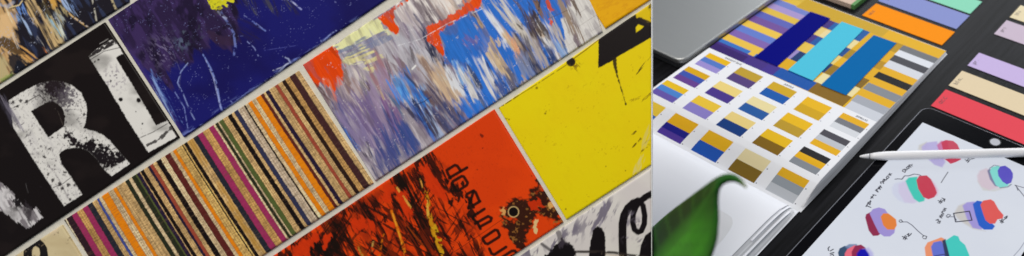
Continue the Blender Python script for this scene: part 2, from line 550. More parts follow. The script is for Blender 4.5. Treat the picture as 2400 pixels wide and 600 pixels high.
def paint_letters(X, Y):
    p = Paint(X, Y, (23, 18, 17), GAIN_L)
    W = (207, 204, 196)
    d = np.maximum(p.sdf(R_OUT), -p.sdf(R_HOLE)) + (p.fbm(5, 5, 0, 2) - 0.5) * 1.6
    m = smooth(0.7, -0.7, d)
    p.put(m, W)
    dl = p.sdf(L_OUT) + (p.fbm(4, 4, 0, 3) - 0.5) * 1.8
    ml = smooth(0.7, -0.7, dl)
    p.put(ml, W)
    da = p.sdf([(-40, 400), (-2, 424), (22, 444), (50, 480), (76, 492), (84, 486), (102, 510), (76, 527), (62, 536), (40, 520), (0, 492), (-40, 470)]) + (p.fbm(14, 3, 57, 6) - 0.5) * 8
    ma = smooth(0.8, -0.8, da)
    p.put(ma, (196, 192, 190))
    p.put(ma * smooth(0.42, 0.7, p.fbm(26, 6, 57, 7)), (96, 88, 92), 0.85)
    p.put(ma * p.blot(40, 470, 24) * smooth(0.4, 0.7, p.fbm(9, 6, 57, 17)), (30, 26, 28), 1.3)
    p.put(smooth(2, -2, p.sdf([(56, 470), (74, 486), (72, 528), (62, 520)]) + (p.fbm(8, 3, 57, 19) - .5) * 8), (50, 44, 48), 0.8)
    # wear on the letters
    spl = p.fbm(5, 5, 0, 11, 3)
    p.put((m + ml) * smooth(0.84, 0.92, spl) * smooth(0.72, 0.88, p.fbm(34, 34, 0, 71)), (42, 34, 38), 0.85)
    p.put(m * smooth(0.60, 0.80, p.fbm(30, 8, 57, 12)) * smooth(100, 220, Y), (150, 144, 150), 0.18)
    # dark inky patches on R
    p.put(np.clip(m * 2, 0, 1) * smooth(0.85, 0.25, 1 - p.blot(126, 205, 34) + (p.fbm(5, 4, 20, 13) - 0.5) * 0.7), (36, 28, 34), 1)
    p.put(m * smooth(0.75, 0.35, 1 - p.blot(150, 228, 26) + (p.fbm(4, 4, 0, 14) - 0.5) * 1.2), (74, 66, 76), 0.85)
    legm = smooth(0.3, 0.62, np.maximum.reduce([p.blot(232, 372, 30), p.blot(212, 345, 20), p.blot(262, 374, 24), p.blot(160, 318, 10), p.blot(172, 332, 11), p.blot(186, 340, 12), p.blot(282, 372, 12)]) + (p.fbm(5, 4, 30, 15) - 0.5) * 0.9)
    p.put(legm * smooth(2, -1, p.sdf(R_OUT)) * smooth(-1, 4, -p.sdf([(250, 402), (306, 372), (320, 390), (262, 420)])* -1), (28, 23, 25), 1)
    p.poly([(203, 337), (208, 331), (213, 336), (219, 334), (215, 341), (207, 342)], (26, 20, 22), 1, .8, 1, 3)
    p.poly([(229, 338), (233, 336), (241, 335), (238, 341), (236, 345), (231, 343)], (26, 20, 22), 1, .8, 1, 3)
    p.line([(152, 298), (166, 322), (180, 342)], 5, (40, 32, 34), 0.9, 1.4, 0.3)
    p.line([(122, 246), (136, 262), (148, 294)], 1.6, (110, 100, 90), 0.6, 0.8, 0.4)
    p.line([(22, 256), (60, 240), (92, 222), (104, 234)], 2.2, (38, 30, 34), 0.9, 0.8, 0.25)
    p.line([(124, 440), (148, 430), (166, 416)], 1.5, (38, 30, 34), 0.9, 0.7)
    p.line([(112, 385), (126, 402), (142, 428), (162, 470)], 3, (100, 92, 98), 0.6, 1.6, 0.3)
    for x, y, r in [(104, 368, 3), (117, 349, 2.6), (96, 438, 2.4), (112, 408, 3), (146, 442, 3.4), (152, 404, 3), (150, 410, 2), (160, 434, 4), (175, 435, 3), (124, 422, 4), (140, 432, 4), (165, 468, 3.4), (122, 322, 2), (198, 268, 2.5),
                    (62, 238, 4), (48, 236, 3), (90, 200, 4), (30, 240, 4), (40, 250, 3)]:
        p.put(smooth(r + 1.5, r - 1, np.hypot(X - x, Y - y) + (p.fbm(3, 3, 0, int(x)) - 0.5) * 4), (34, 27, 30), 0.9)
    # ragged top and foot of L
    top = smooth(-1, 1, (136 - Y) - (X - 208) * 0.52 + 0)
    p.put(ml * top * smooth(0.22, 0.38, p.fbm(6, 3, -30, 16)), (30, 24, 26), 0.97)
    p.line([(212, 140), (244, 120), (278, 112)], 1.6, (32, 26, 28), 0.95, 0.8)
    p.line([(226, 106), (242, 98), (258, 88)], 1.4, (180, 176, 170), 0.7, 0.7, 0.45)
    p.put(ml * p.blot(268, 184, 28) * smooth(0.55, 0.75, p.fbm(5, 5, 0, 18)), (120, 110, 122), 0.9)
    for x, y, r in [(283, 233, 5), (325, 235, 5.5), (222, 145, 2.4), (231, 140, 2.5), (318, 262, 1.5), (334, 290, 2), (260, 190, 2)]:
        p.put(smooth(r + 1, r - 1, np.hypot(X - x, Y - y) + (p.fbm(3, 3, 0, 5) - 0.5) * 2), (24, 20, 20))
    p.poly([(342, 338), (366, 328), (392, 306), (398, 298), (396, 292), (404, 300), (384, 322), (362, 336), (346, 344)], (36, 30, 30), 0.9, 1, 2.5, 4, -30, 8, 21)
    p.line([(330, 322), (358, 310), (392, 290)], 1.8, (36, 30, 30), 0.9, 0.8, 0.2)
    # scrape at the left of R
    for i in range(5):
        p.brush(18 + 6 * i, 250 + 9 * i, 70, 9, 60, (130, 124, 136), 0.75, 60 + i, 0.55, 2)
    p.poly([(-5, 215), (14, 228), (40, 280), (44, 300), (30, 296), (6, 246)], (70, 66, 78), 0.6, 4, 5, 5, 60, 20, 66, 0.45, 30, 3)
    p.line([(60, 430), (66, 452)], 1.2, (90, 86, 86), 0.6)
    p.put(smooth(0.55, 0.9, p.fbm(90, 60, 0, 22)), (34, 27, 25), 0.5)
    return p.C


def paint_purple(X, Y):
    p = Paint(X, Y, (24, 21, 78), GAIN_L)
    p.put(smooth(0.35, 0.75, p.fbm(160, 120, 0, 2)), (27, 27, 98), 0.8)
    d = p.sdf([(240, 20), (380, -110), (620, -110), (560, 20), (556, 95), (530, 112), (495, 92), (462, 120), (440, 140), (424, 152), (405, 172), (410, 200), (380, 190), (352, 170), (330, 185), (300, 130)])
    d = d + (p.fbm(60, 14, TD, 3) - 0.5) * 44
    pm = smooth(12, -8, d)
    p.put(pm, (42, 30, 58), 0.95)
    p.put(pm * smooth(0.45, 0.75, p.fbm(50, 10, TD, 4)), (58, 42, 84), 0.8)
    p.put(pm * smooth(0.5, 0.8, p.fbm(36, 20, 90, 5)), (24, 18, 34), 0.8)
    p.put(smooth(30, 0, np.abs((X - 248) - (Y - 48) * 0.63) ) * smooth(0.3, 0.6, p.fbm(70, 12, TD, 6)), (84, 64, 120), 0.55)
    p.poly([(480, 60), (520, 85), (552, 92), (545, 105), (520, 112), (500, 100)], (52, 36, 58), 0.8, 4, 8, 8, 30, 20, 9)
    # lighter streak at lower left
    p.poly([(352, 170), (372, 182), (396, 225), (428, 300), (426, 322), (396, 276), (366, 222)], (92, 116, 178), 0.85, 3, 9, 4, 62, 60, 10, 0.40, 70, 4)
    p.poly([(356, 178), (366, 184), (392, 250), (412, 300), (400, 282), (374, 226)], (140, 165, 210), 0.7, 2, 6, 3, 62, 60, 11, 0.5, 60, 3)
    # scratches
    for i, (pts, w, c) in enumerate([
            ([(440, 148), (424, 168), (416, 194), (430, 222), (446, 262), (456, 280)], 2.2, (150, 165, 220)),
            ([(476, 128), (494, 160), (508, 196), (514, 232), (520, 258)], 3.0, (130, 150, 215)),
            ([(482, 140), (500, 182), (516, 250)], 1.6, (170, 180, 225)),
            ([(410, 216), (432, 252), (440, 300)], 1.6, (140, 155, 220)),
            ([(580, 98), (596, 112), (606, 132)], 1.8, (150, 160, 220)),
            ([(592, 50), (606, 62), (622, 72)], 3.2, (110, 128, 200)),
            ([(572, 36), (600, 54), (622, 72)], 1.2, (140, 150, 205)),
            ([(670, -5), (690, 8), (706, 22)], 3.5, (160, 165, 215)),
            ([(678, -2), (696, 14)], 1.4, (200, 200, 225)),
            ([(500, 178), (510, 220), (518, 256)], 3.0, (160, 170, 220)),
            ([(528, 216), (540, 236), (548, 246)], 1.6, (140, 150, 215)),
            ([(518, 30), (536, 56), (548, 78), (552, 112), (548, 128)], 5, (110, 125, 190)),
            ([(512, 28), (530, 44)], 6, (170, 175, 205)),
            ([(664, 132), (676, 138), (682, 150), (672, 150), (650, 172), (622, 190)], 3.2, (170, 180, 225)),
            ([(640, 165), (660, 158), (676, 148)], 2, (190, 195, 230)),
            ([(690, 140), (716, 132), (740, 116)], 4, (100, 120, 200)),
            ([(756, 98), (770, 84), (786, 72), (800, 70)], 2.4, (150, 165, 220)),
            ([(750, 90), (756, 104)], 2, (150, 165, 220)),
            ([(545, 86), (570, 84)], 1, (120, 130, 190)), ([(620, 118), (700, 106)], 0.9, (90, 95, 170)),
            ([(405, 120), (424, 170), (420, 210)], 1.2, (90, 90, 120))]):
        p.line(pts, w * 1.1, c, 0.62, 1.2, 0.36, 30 + i)
    ed = smooth(16, 0, np.abs((322 - Y) - (X - 428) * 0.665))
    p.put(ed * smooth(0.52, 0.72, p.fbm(24, 4, -30, 14)), (120, 135, 200), 0.7)
    p.poly([(488, -30), (560, -30), (540, 4), (524, 14), (508, 22), (498, 20), (490, 16)], (196, 190, 34), 1, 1.2, 8, 6, 20, 10, 15)
    for q in range(10):
        p.brush(560 + 14 * q, -6 + (q * 7) % 22, 60, 10, 55 + (q % 4) * 6, ((40, 34, 54), (52, 50, 60), (74, 72, 58))[q % 3], 0.6, 500 + q, 0.5, 3)
    p.brush(560, 60, 110, 40, 30, (38, 30, 56), 0.6, 520, 0.45, 4)
    p.put(p.blot(505, 18, 14) * smooth(0.5, 0.7, p.fbm(6, 6, 0, 16)), (60, 55, 40), 0.9)
    p.specks((130, 135, 190), 0.97, 2.6, 0.45, 17)
    p.specks((95, 105, 120), 0.80, 7, 0.5, 18, p.blot(425, 90, 40))
    p.put(p.blot(428, 100, 16) * smooth(0.5, 0.7, p.fbm(10, 6, TD, 28)), (90, 105, 125), 0.7)
    p.put(p.blot(380, 120, 30) * smooth(0.6, 0.72, p.fbm(8, 3, 40, 29)), (120, 110, 140), 0.7)
    return p.C


STR = [(148, 'k'), (151, 'c'), (154, 'd'), (167, 'm'), (179, 'g'), (192, 'm'), (204, 'n'), (215, 't'), (225, 'b'), (230, 'p'), (237, 'o'), (252, 'p'), (264, 'o'), (271, 't'),
       (292, 'e'), (300, 'p'), (307, 'e'), (316, 'v'), (319, 'u'), (326, 't'), (328, 'k'), (335, 't'), (345, 'u'), (350, 'r'), (357, 't'), (365, 'k'), (375, 'p'), (385, 'r2'),
       (397, 'p'), (404, 'o'), (411, 'g2'), (425, 'k'), (427, 'g2'), (430, 'k'), (437, 't'), (452, 'n'), (462, 'm'), (474, 'g'), (488, 'm'), (499, 'p'), (503, 'e'), (509, 'p'),
       (512, 'v'), (521, 't'), (532, 'k'), (541, 't'), (547, 'n2'), (556, 'y'), (570, 'k'), (573, 'p'), (580, 'o'), (589, 'p'), (598, 'o'), (610, 'r2'), (616, 't'), (621, 'u'),
       (629, 't'), (643, 'r'), (650, 't'), (659, 'k2'), (667, 'g'), (677, 'w'), (690, 't'), (704, 'k')]
SCOL = {'k': (24, 18, 17), 'k2': (42, 27, 22), 'c': (214, 194, 160), 'd': (44, 28, 34), 'm': (146, 44, 84), 'g': (180, 138, 80), 'n': (36, 38, 46), 't': (190, 156, 104), 'b': (58, 72, 136),
        'p': (198, 174, 134), 'o': (236, 122, 16), 'e': (38, 42, 28), 'v': (76, 88, 44), 'u': (36, 26, 48), 'r': (146, 66, 48), 'r2': (86, 34, 30), 'g2': (196, 160, 92), 'n2': (46, 48, 72), 'y': (176, 158, 134), 'w': (62, 36, 36)}


def paint_stripes(X, Y):
    p = Paint(X, Y, (198, 168, 118), GAIN_L)
    # position across the tile: 148..705 from its left to its right edge
    Yq = (Y - 515 + (X - 148) * 0.637)                 # depth below the top edge
    xt = X - Yq * (0.425 + 0.033 * (X - 148) / 557.0)  # where this ply meets the top edge
    wob = (p.fbm(90, 40, TD, 2) - 0.5) * 0.9 + (p.fbm(4, 4, 0, 9, 2) - 0.5) * 0.8
    xt = xt + wob
    edges = np.array([e for e, _ in STR])
    idx = np.clip(np.searchsorted(edges, xt) - 1, 0, len(STR) - 1)
    cols = np.array([p.col(SCOL[k]) for _, k in STR])
    p.C = cols[idx]
    light = np.array([k in 'cgtpyg2' for _, k in STR])[idx]
    # growth rings and saw marks run across each ply
    tick = p.fbm(7, 1.5, -33, 3, 2)
    blk = 0.75 + 0.5 * p.fbm(46, 26, TD, 4)
    p.C = p.C * np.where(light, (0.62 + 0.70 * tick) * (0.80 + 0.40 * p.fbm(120, 1.6, TD, 13, 2)), 0.86 + 0.25 * tick)[:, None]
    p.C = p.C * np.where(light, blk, 1)[:, None]
    p.put(light * smooth(0.90, 1.0, p.fbm(7, 1.3, -33, 5, 2)), (92, 66, 40), 0.55)
    p.put(~light * smooth(0.75, 0.95, p.fbm(22, 2.0, -33, 6, 2)), (96, 74, 56), 0.30)
    # yellowish stain in the middle plies
    p.put(smooth(437, 440, xt) * smooth(452, 449, xt) * smooth(0.3, 0.6, p.fbm(40, 14, TD, 7)), (176, 130, 48), 0.75)
    for (e0, k), (e1, _) in zip(STR[:-1], STR[1:]):      # glue lines inside the wider plies
        if k in 'ctgpyg2' and e1 - e0 > 8:
            for f in (0.36, 0.70):
                p.put(smooth(1.1, 0.3, np.abs(xt - e0 - (e1 - e0) * f)), (128, 94, 58), 0.5)
    # fine dark joints
    dj = np.min(np.abs(xt[:, None] - edges[None, 1:]), axis=1)
    p.put(smooth(0.9, 0.2, dj), (60, 42, 32), 0.45)
    return p.C


def paint_cream(X, Y):
    p = Paint(X, Y, (196, 180, 140), GAIN_L)
    p.put(smooth(0.3, 0.8, p.fbm(60, 40, 0, 2)), (184, 166, 126), 0.8)
    p.put(smooth(0.4, 0.8, p.fbm(30, 30, 0, 3)) * smooth(560, 530, Y), (206, 186, 158), 0.8)
    d = np.maximum(p.sdf([(55, 582), (78, 566), (92, 560), (102, 568), (110, 580), (113, 600), (104, 640), (55, 660)]), -p.sdf([(75, 590), (78, 580), (84, 577), (92, 582), (94, 594), (90, 612), (84, 622), (76, 616)]))
    p.put(smooth(0.8, -0.8, d), (28, 25, 24))
    p.specks((120, 104, 80), 0.86, 4, 0.6, 5)
    p.line([(-10, 640), (36, 600), (50, 590)], 2, (90, 84, 70), 0.6, 1, 0.4)
    return p.C


def paint_collage(X, Y):
    p = Paint(X, Y, (150, 140, 146), GAIN_L)
    T = 60
    BS = 4.6
    p.put(smooth(0.35, 0.7, p.fbm(70, 16, T, 2)), (120, 106, 128), 0.85)
    p.put(smooth(0.5, 0.8, p.fbm(60, 9, T, 3)), (186, 178, 180), 0.8)
    # large flat areas of colour first
    p.poly([(905, 52), (930, 8), (1015, -50), (1100, -60), (1075, 10), (1040, 40), (985, 60)], (214, 206, 198), 1, 2, 10, 8, T, 30, 5)
    p.poly([(885, 42), (972, -12), (920, 28), (926, 55), (936, 68), (932, 82), (918, 78), (904, 62)], (226, 74, 12), 1, 1, 3, 5, T, 14, 6)
    p.poly([(1000, 72), (1070, 40), (1110, 0), (1132, -30), (1140, -10), (1124, 18), (1100, 30), (1030, 78), (1041, 120), (1038, 132), (1030, 124), (1018, 106), (1000, 96)], (226, 74, 12), 1, 1.2, 4, 5, T, 18, 7)
    p.poly([(1075, -20), (1110, -45), (1140, -60), (1120, 5), (1095, 18)], (208, 120, 70), 0.8, 3, 9, 5, T, 20, 8, 0.4)
    p.poly([(1030, 78), (1100, 32), (1128, 14), (1160, -60), (1330, -60), (1330, 20), (1345, 60), (1322, 110), (1280, 150), (1180, 232), (1090, 286), (1075, 250), (1090, 180), (1062, 160), (1040, 150), (1042, 118)], (44, 104, 188), 1, 2.5, 10, 8, T, 40, 9)
    p.poly([(707, 152), (777, 107), (792, 124), (806, 166), (799, 196), (784, 222), (772, 206), (752, 196), (738, 206)], (224, 68, 12), 1, 1.5, 8, 5, T, 30, 10)
    p.poly([(780, 108), (855, 55), (885, 40), (900, 66), (932, 82), (905, 78), (880, 78), (850, 96), (815, 112), (790, 118)], (228, 214, 156), 1, 2, 6, 7, -30, 24, 11)
    p.poly([(795, 132), (845, 116), (884, 122), (890, 140), (872, 168), (850, 142), (820, 152)], (216, 206, 140), 0.85, 4, 12, 8, -20, 30, 12, 0.4, 40, 5)
    p.poly([(790, 116), (850, 92), (905, 76), (930, 92), (880, 108), (820, 132), (798, 134)], (112, 120, 146), 0.85, 4, 10, 7, -25, 30, 13, 0.35, 40, 5)
    # broad brush work
    K = [(748, 228, 70, 34, (84, 58, 56)), (770, 205, 60, 16, (210, 120, 90)), (775, 240, 60, 22, (120, 100, 104)), (800, 300, 120, 40, (72, 74, 118)), (816, 330, 90, 16, (70, 104, 170)),
         (830, 215, 90, 56, (176, 160, 160)), (815, 190, 50, 20, (128, 104, 98)), (850, 190, 80, 24, (196, 186, 178)), (890, 165, 80, 44, (150, 110, 116)), (905, 190, 90, 40, (150, 128, 150)),
         (925, 130, 120, 60, (172, 168, 172)), (975, 70, 120, 60, (150, 140, 148)), (960, 40, 90, 30, (176, 164, 162)), (1010, 40, 110, 40, (120, 108, 112)), (1030, 20, 90, 22, (170, 150, 140)),
         (1050, 0, 70, 22, (206, 186, 170)), (985, 130, 130, 56, (176, 174, 180)), (945, 165, 70, 26, (122, 102, 108)), (880, 290, 170, 90, (112, 98, 136)), (850, 310, 120, 50, (126, 112, 146)),
         (900, 270, 160, 44, (142, 124, 148)), (880, 330, 110, 30, (150, 134, 156)), (925, 270, 120, 30, (120, 88, 130)), (930, 330, 130, 70, (56, 72, 128)), (905, 375, 90, 50, (74, 78, 124)),
         (955, 215, 90, 44, (52, 116, 190)), (940, 205, 60, 20, (90, 150, 210)), (985, 250, 70, 30, (206, 210, 214)), (1000, 230, 60, 20, (150, 180, 214)), (990, 262, 120, 30, (36, 84, 160)),
         (1005, 290, 110, 24, (60, 110, 184)), (1020, 300, 100, 20, (150, 165, 192)), (975, 245, 60, 10, (24, 44, 92)), (1035, 190, 150, 44, (190, 166, 140)), (1010, 180, 90, 26, (132, 108, 96)),
         (1050, 215, 90, 26, (212, 190, 158)), (1030, 250, 110, 50, (70, 62, 84)), (1050, 280, 80, 40, (60, 66, 104)), (1010, 230, 60, 20, (96, 74, 74)), (1012, 110, 80, 22, (34, 42, 74)), (1022, 128, 50, 18, (44, 44, 60)),
         (1062, 185, 80, 24, (206, 208, 210)), (1078, 165, 60, 20, (120, 160, 206)), (1105, 200, 90, 26, (208, 204, 196)), (1140, 175, 130, 24, (214, 210, 202)), (1110, 180, 70, 16, (60, 70, 100)), (1090, 100, 60, 36, (104, 104, 160)),
         (1110, 92, 40, 24, (112, 100, 150)), (1145, 100, 160, 20, (196, 170, 130)), (1160, 130, 150, 30, (204, 178, 136)), (1120, 52, 60, 12, (96, 70, 40)), (1170, 70, 130, 14, (214, 214, 216)), (1158, 45, 90, 12, (206, 206, 208)),
         (1195, 30, 110, 20, (206, 200, 190)), (1175, 205, 90, 14, (214, 212, 206)), (1130, 250, 70, 20, (54, 116, 196)), (1220, 120, 140, 30, (186, 164, 130)), (1215, 70, 120, 24, (188, 180, 166)), (1240, 140, 110, 30, (96, 92, 100)),
         (1208, 110, 60, 14, (206, 150, 110)), (1260, 120, 130, 26, (170, 158, 146)), (1250, 60, 80, 26, (66, 52, 46)), (1268, 20, 60, 20, (120, 90, 60)), (1230, 160, 90, 26, (120, 130, 160)), (1278, 90, 120, 20, (208, 204, 196)),
         (1290, 130, 80, 24, (40, 62, 110)), (1300, 100, 110, 22, (212, 208, 204)), (1320, 120, 70, 20, (130, 160, 200)), (1262, 165, 60, 20, (44, 52, 84)), (1200, 190, 60, 26, (90, 90, 110)), (1185, 215, 60, 20, (40, 60, 120))]
    for i, (x, y, l, w, c) in enumerate(K):
        p.brush(x, y, l * 1.1, w * 1.1, T + ((i * 37) % 19) - 9, c, 0.93, 100 + i, 0.33, BS, 0.34)
    rr = np.random.RandomState(5)
    for i in range(80):
        x, y, l, w, c = K[rr.randint(len(K))]
        x += rr.uniform(-40, 40); y += rr.uniform(-55, 55)
        k = rr.choice([0.62, 0.8, 1.0, 1.12])
        c = tuple(float(min(235, q * k)) for q in c)
        if rr.rand() < 0.22: c = ((126, 96, 76), (176, 150, 122), (52, 46, 60), (34, 66, 122))[rr.randint(4)]
        p.brush(x, y, rr.uniform(26, 75), rr.uniform(6, 16), T + rr.uniform(-16, 16), c, 0.75, 300 + i, 0.45, 3.0, 0.3)
    # the flat colours that stay on top of the brush work
    p.poly([(707, 152), (777, 107), (790, 122), (802, 160), (796, 178), (775, 182), (756, 176), (744, 196), (730, 190)], (226, 66, 8), 1, 1, 5, 5, T, 20, 10)
    p.poly([(885, 42), (925, 14), (922, 30), (926, 55), (935, 68), (931, 82), (920, 76), (904, 62)], (226, 70, 10), 1, 1, 2, 5, T, 14, 6)
    p.poly([(998, 66), (1060, 34), (1106, 0), (1128, -16), (1128, 16), (1100, 30), (1030, 78), (1041, 120), (1037, 131), (1018, 106), (1000, 96)], (226, 70, 10), 0.95, 1.2, 4, 5, T, 18, 7)
    p.poly([(1030, 80), (1100, 34), (1116, 40), (1122, 80), (1100, 120), (1078, 150), (1062, 140), (1048, 148), (1042, 116)], (42, 104, 184), 0.95, 2, 9, 7, T, 30, 9)
    p.brush(1094, 98, 46, 26, 40, (100, 92, 150), 0.8, 260, 0.35, 4)
    p.poly([(1120, 60), (1150, 70), (1140, 110), (1128, 150), (1112, 130)], (42, 100, 182), 0.8, 2, 8, 6, T, 24, 261)
    for i, (x, y, l, w, c) in enumerate([(1000, 282, 90, 30, (58, 48, 64)), (1012, 124, 60, 16, (36, 40, 62)), (985, 225, 50, 22, (48, 112, 186)), (905, 350, 110, 40, (66, 72, 124)), (860, 270, 120, 46, (112, 94, 132)),
                                         (742, 230, 50, 26, (70, 48, 46)), (1040, 205, 100, 30, (186, 158, 128)), (1258, 50, 80, 24, (60, 46, 42)), (1296, 140, 60, 20, (38, 58, 104)), (955, 320, 90, 40, (54, 72, 130)), (1180, 215, 70, 26, (40, 86, 160)), (1085, 265, 70, 30, (44, 96, 176))]):
        p.brush(x, y, l, w, T, c, 0.9, 270 + i, 0.38, 4)
    # right-hand white end
    p.poly([(1318, 40), (1372, -60), (1420, 60), (1408, 80), (1340, 130), (1326, 100)], (204, 200, 192), 0.95, 2.5, 7, 6, T, 30, 200)
    for i, (x, y, l, w, c) in enumerate([(1335, 40, 140, 24, (120, 98, 80)), (1345, 80, 90, 18, (128, 112, 104)), (1322, 30, 110, 18, (150, 130, 110)), (1300, 60, 90, 16, (180, 170, 158)), (1352, 100, 40, 14, (118, 104, 110)), (1345, 10, 70, 12, (90, 72, 60))]):
        p.brush(x, y, l, w, 68, c, 0.9, 210 + i, 0.42, 2.2)
    p.poly([(1279, -10), (1288, 4), (1298, 24), (1294, 28), (1284, 18), (1278, 4)], (222, 72, 22), 1, 1, 2, 4, T, 10, 220)
    p.poly([(1288, 44), (1296, 50), (1293, 60), (1288, 56)], (222, 72, 22), 0.9, 1, 2, 3)
    p.line([(1252, 70), (1262, 30), (1266, -10)], 4, (40, 38, 44), 0.8, 1.4, 0.35)
    p.line([(1290, 42), (1330, 24)], 1.4, (80, 64, 60), 0.7)
    for k in range(3):
        p.line([(1322, 112 - 30 * k), (1362, 88 - 30 * k), (1412, 56 - 30 * k)], 1.0, (130, 122, 114), 0.5, 0.6, 0.35, 230 + k)
    # taped seam and small scratches
    p.line([(920, 110), (985, 92), (1050, 55), (1136, 18)], 1.6, (226, 222, 218), 0.85, 0.7, 0.38, 240)
    p.line([(966, 162), (974, 154)], 4, (214, 212, 206), 0.95, 0.8)
    p.line([(968, 248), (994, 238), (1012, 226)], 2.2, (26, 44, 88), 0.8, 1, 0.25)
    p.line([(800, 140), (830, 152), (850, 146)], 2, (230, 220, 170), 0.7, 1, 0.3)
    p.poly([(764, 112), (778, 108), (792, 128), (804, 146)], (160, 50, 14), 0.6, 1, 3, 4, 40, 14, 245)
    p.specks((214, 208, 206), 0.95, 2.8, 0.4, 246)
    gr = 0.86 + 0.26 * p.fbm(30, 2.6, T, 247, 3)
    p.put(smooth(0.62, 0.85, p.fbm(46, 14, T, 248)), (96, 84, 96), 0.35)
    p.C = p.C * gr[:, None]
    return p.C


def paint_amber(X, Y):
    p = Paint(X, Y, (218, 158, 12), GAIN_L)
    p.put(smooth(0.3, 0.8, p.fbm(70, 50, 0, 2)), (206, 146, 10), 0.8)
    p.put(smooth(0.6, 0.85, p.fbm(14, 5, -30, 3)), (190, 126, 10), 0.35)
    p.line([(1440, 30), (1466, 18)], 1, (150, 100, 14), 0.5, 0.7, 0.4)
    return p.C


def paint_yellow(X, Y):
    p = Paint(X, Y, (226, 194, 0), GAIN_L)
    p.put(smooth(0.3, 0.8, p.fbm(130, 90, 0, 2)), (230, 190, 0), 0.8)
    p.put(smooth(0.55, 0.9, p.fbm(18, 9, 50, 3)), (204, 178, 2), 0.15)
    p.specks((170, 140, 20), 0.94, 4, 0.4, 14)
    d = p.sdf([(1403, 87), (1491, 32), (1540, 44), (1540, 82), (1526, 88), (1448, 133), (1434, 143), (1402, 160)]) + (p.fbm(6, 4, -30, 4) - 0.5) * 1.2
    m = smooth(0.8, -0.8, d) * smooth(-1, 1, p.sdf([(1490, 64), (1496, 57), (1509, 62), (1503, 68), (1491, 76)]))
    p.put(m, (27, 22, 21))
    p.poly([(1490, 0), (1526, -20), (1526, 52), (1512, 50), (1504, 42), (1490, 40)], (206, 176, 10), 1, 1, 2, 5)
    p.brush(1510, 50, 50, 12, 25, (40, 32, 26), 0.95, 6, 0.35, 2)
    p.brush(1522, 12, 24, 14, 60, (40, 32, 26), 0.95, 7, 0.4, 2)
    w = 7.5 * np.clip((188 - Y) / 50, 0, 1) + 2.2
    dd = p.seg([(1440, 138), (1444, 168), (1455, 205), (1467, 245)])
    p.put(smooth(w / 2 + 0.8, w / 2 - 0.8, dd + (p.fbm(4, 8, 75, 8) - 0.5) * 2.5), (34, 26, 18), 0.95)
    p.put(smooth(11.5, 9.8, np.hypot(X - 1338, Y - 145)), (30, 27, 22))
    p.put(p.blot(1350, 156, 12) * smooth(0.55, 0.72, p.fbm(6, 3, 40, 9)), (110, 80, 20), 0.9)
    p.line([(1168, 253), (1200, 233), (1260, 196), (1328, 152)], 1.6, (74, 50, 10), 0.85, 0.8, 0.25)
    p.line([(1344, 138), (1374, 116), (1404, 92)], 2.2, (96, 58, 12), 0.9, 0.9)
    p.line([(1168, 254), (1215, 224)], 2.6, (60, 40, 10), 0.8, 0.9, 0.3)
    for x, y, r in [(1278, 266, 2.4), (1280, 261, 1.4), (1193, 280, 2), (1188, 278, 1.6), (1206, 228, 2), (1212, 222, 1.5), (1258, 206, 3), (1184, 278, 1.4), (1180, 352 + 150, 2), (1326, 490, 2), (1420, 60 + 330, 1.4), (1466, 400, 1.5)]:
        p.put(smooth(r + 1, r - 1, np.hypot(X - x, Y - y)), (86, 60, 10), 0.75)
    for x, y, l, a, c in [(1510, 150, 50, -52, (60, 42, 16)), (1498, 165, 20, -50, (60, 42, 16)), (1518, 225, 40, -40, (120, 92, 16)), (1490, 232, 26, -20, (130, 100, 16)), (1486, 312, 18, -36, (90, 66, 14)), (1488, 340, 26, -48, (90, 66, 14)), (1512, 336, 36, -45, (90, 66, 14)), (1510, 348, 24, -40, (90, 66, 14)), (1500, 328, 12, -50, (90, 66, 14))]:
        p.brush(x, y, l, 5, a, c, 0.9, int(x) % 50, 0.42, 2)
    p.brush(1498, 385, 44, 18, -72, (206, 190, 110), 0.9, 12, 0.35, 3)
    p.brush(1516, 320, 60, 16, -70, (204, 186, 90), 0.8, 13, 0.42, 3)
    return p.C


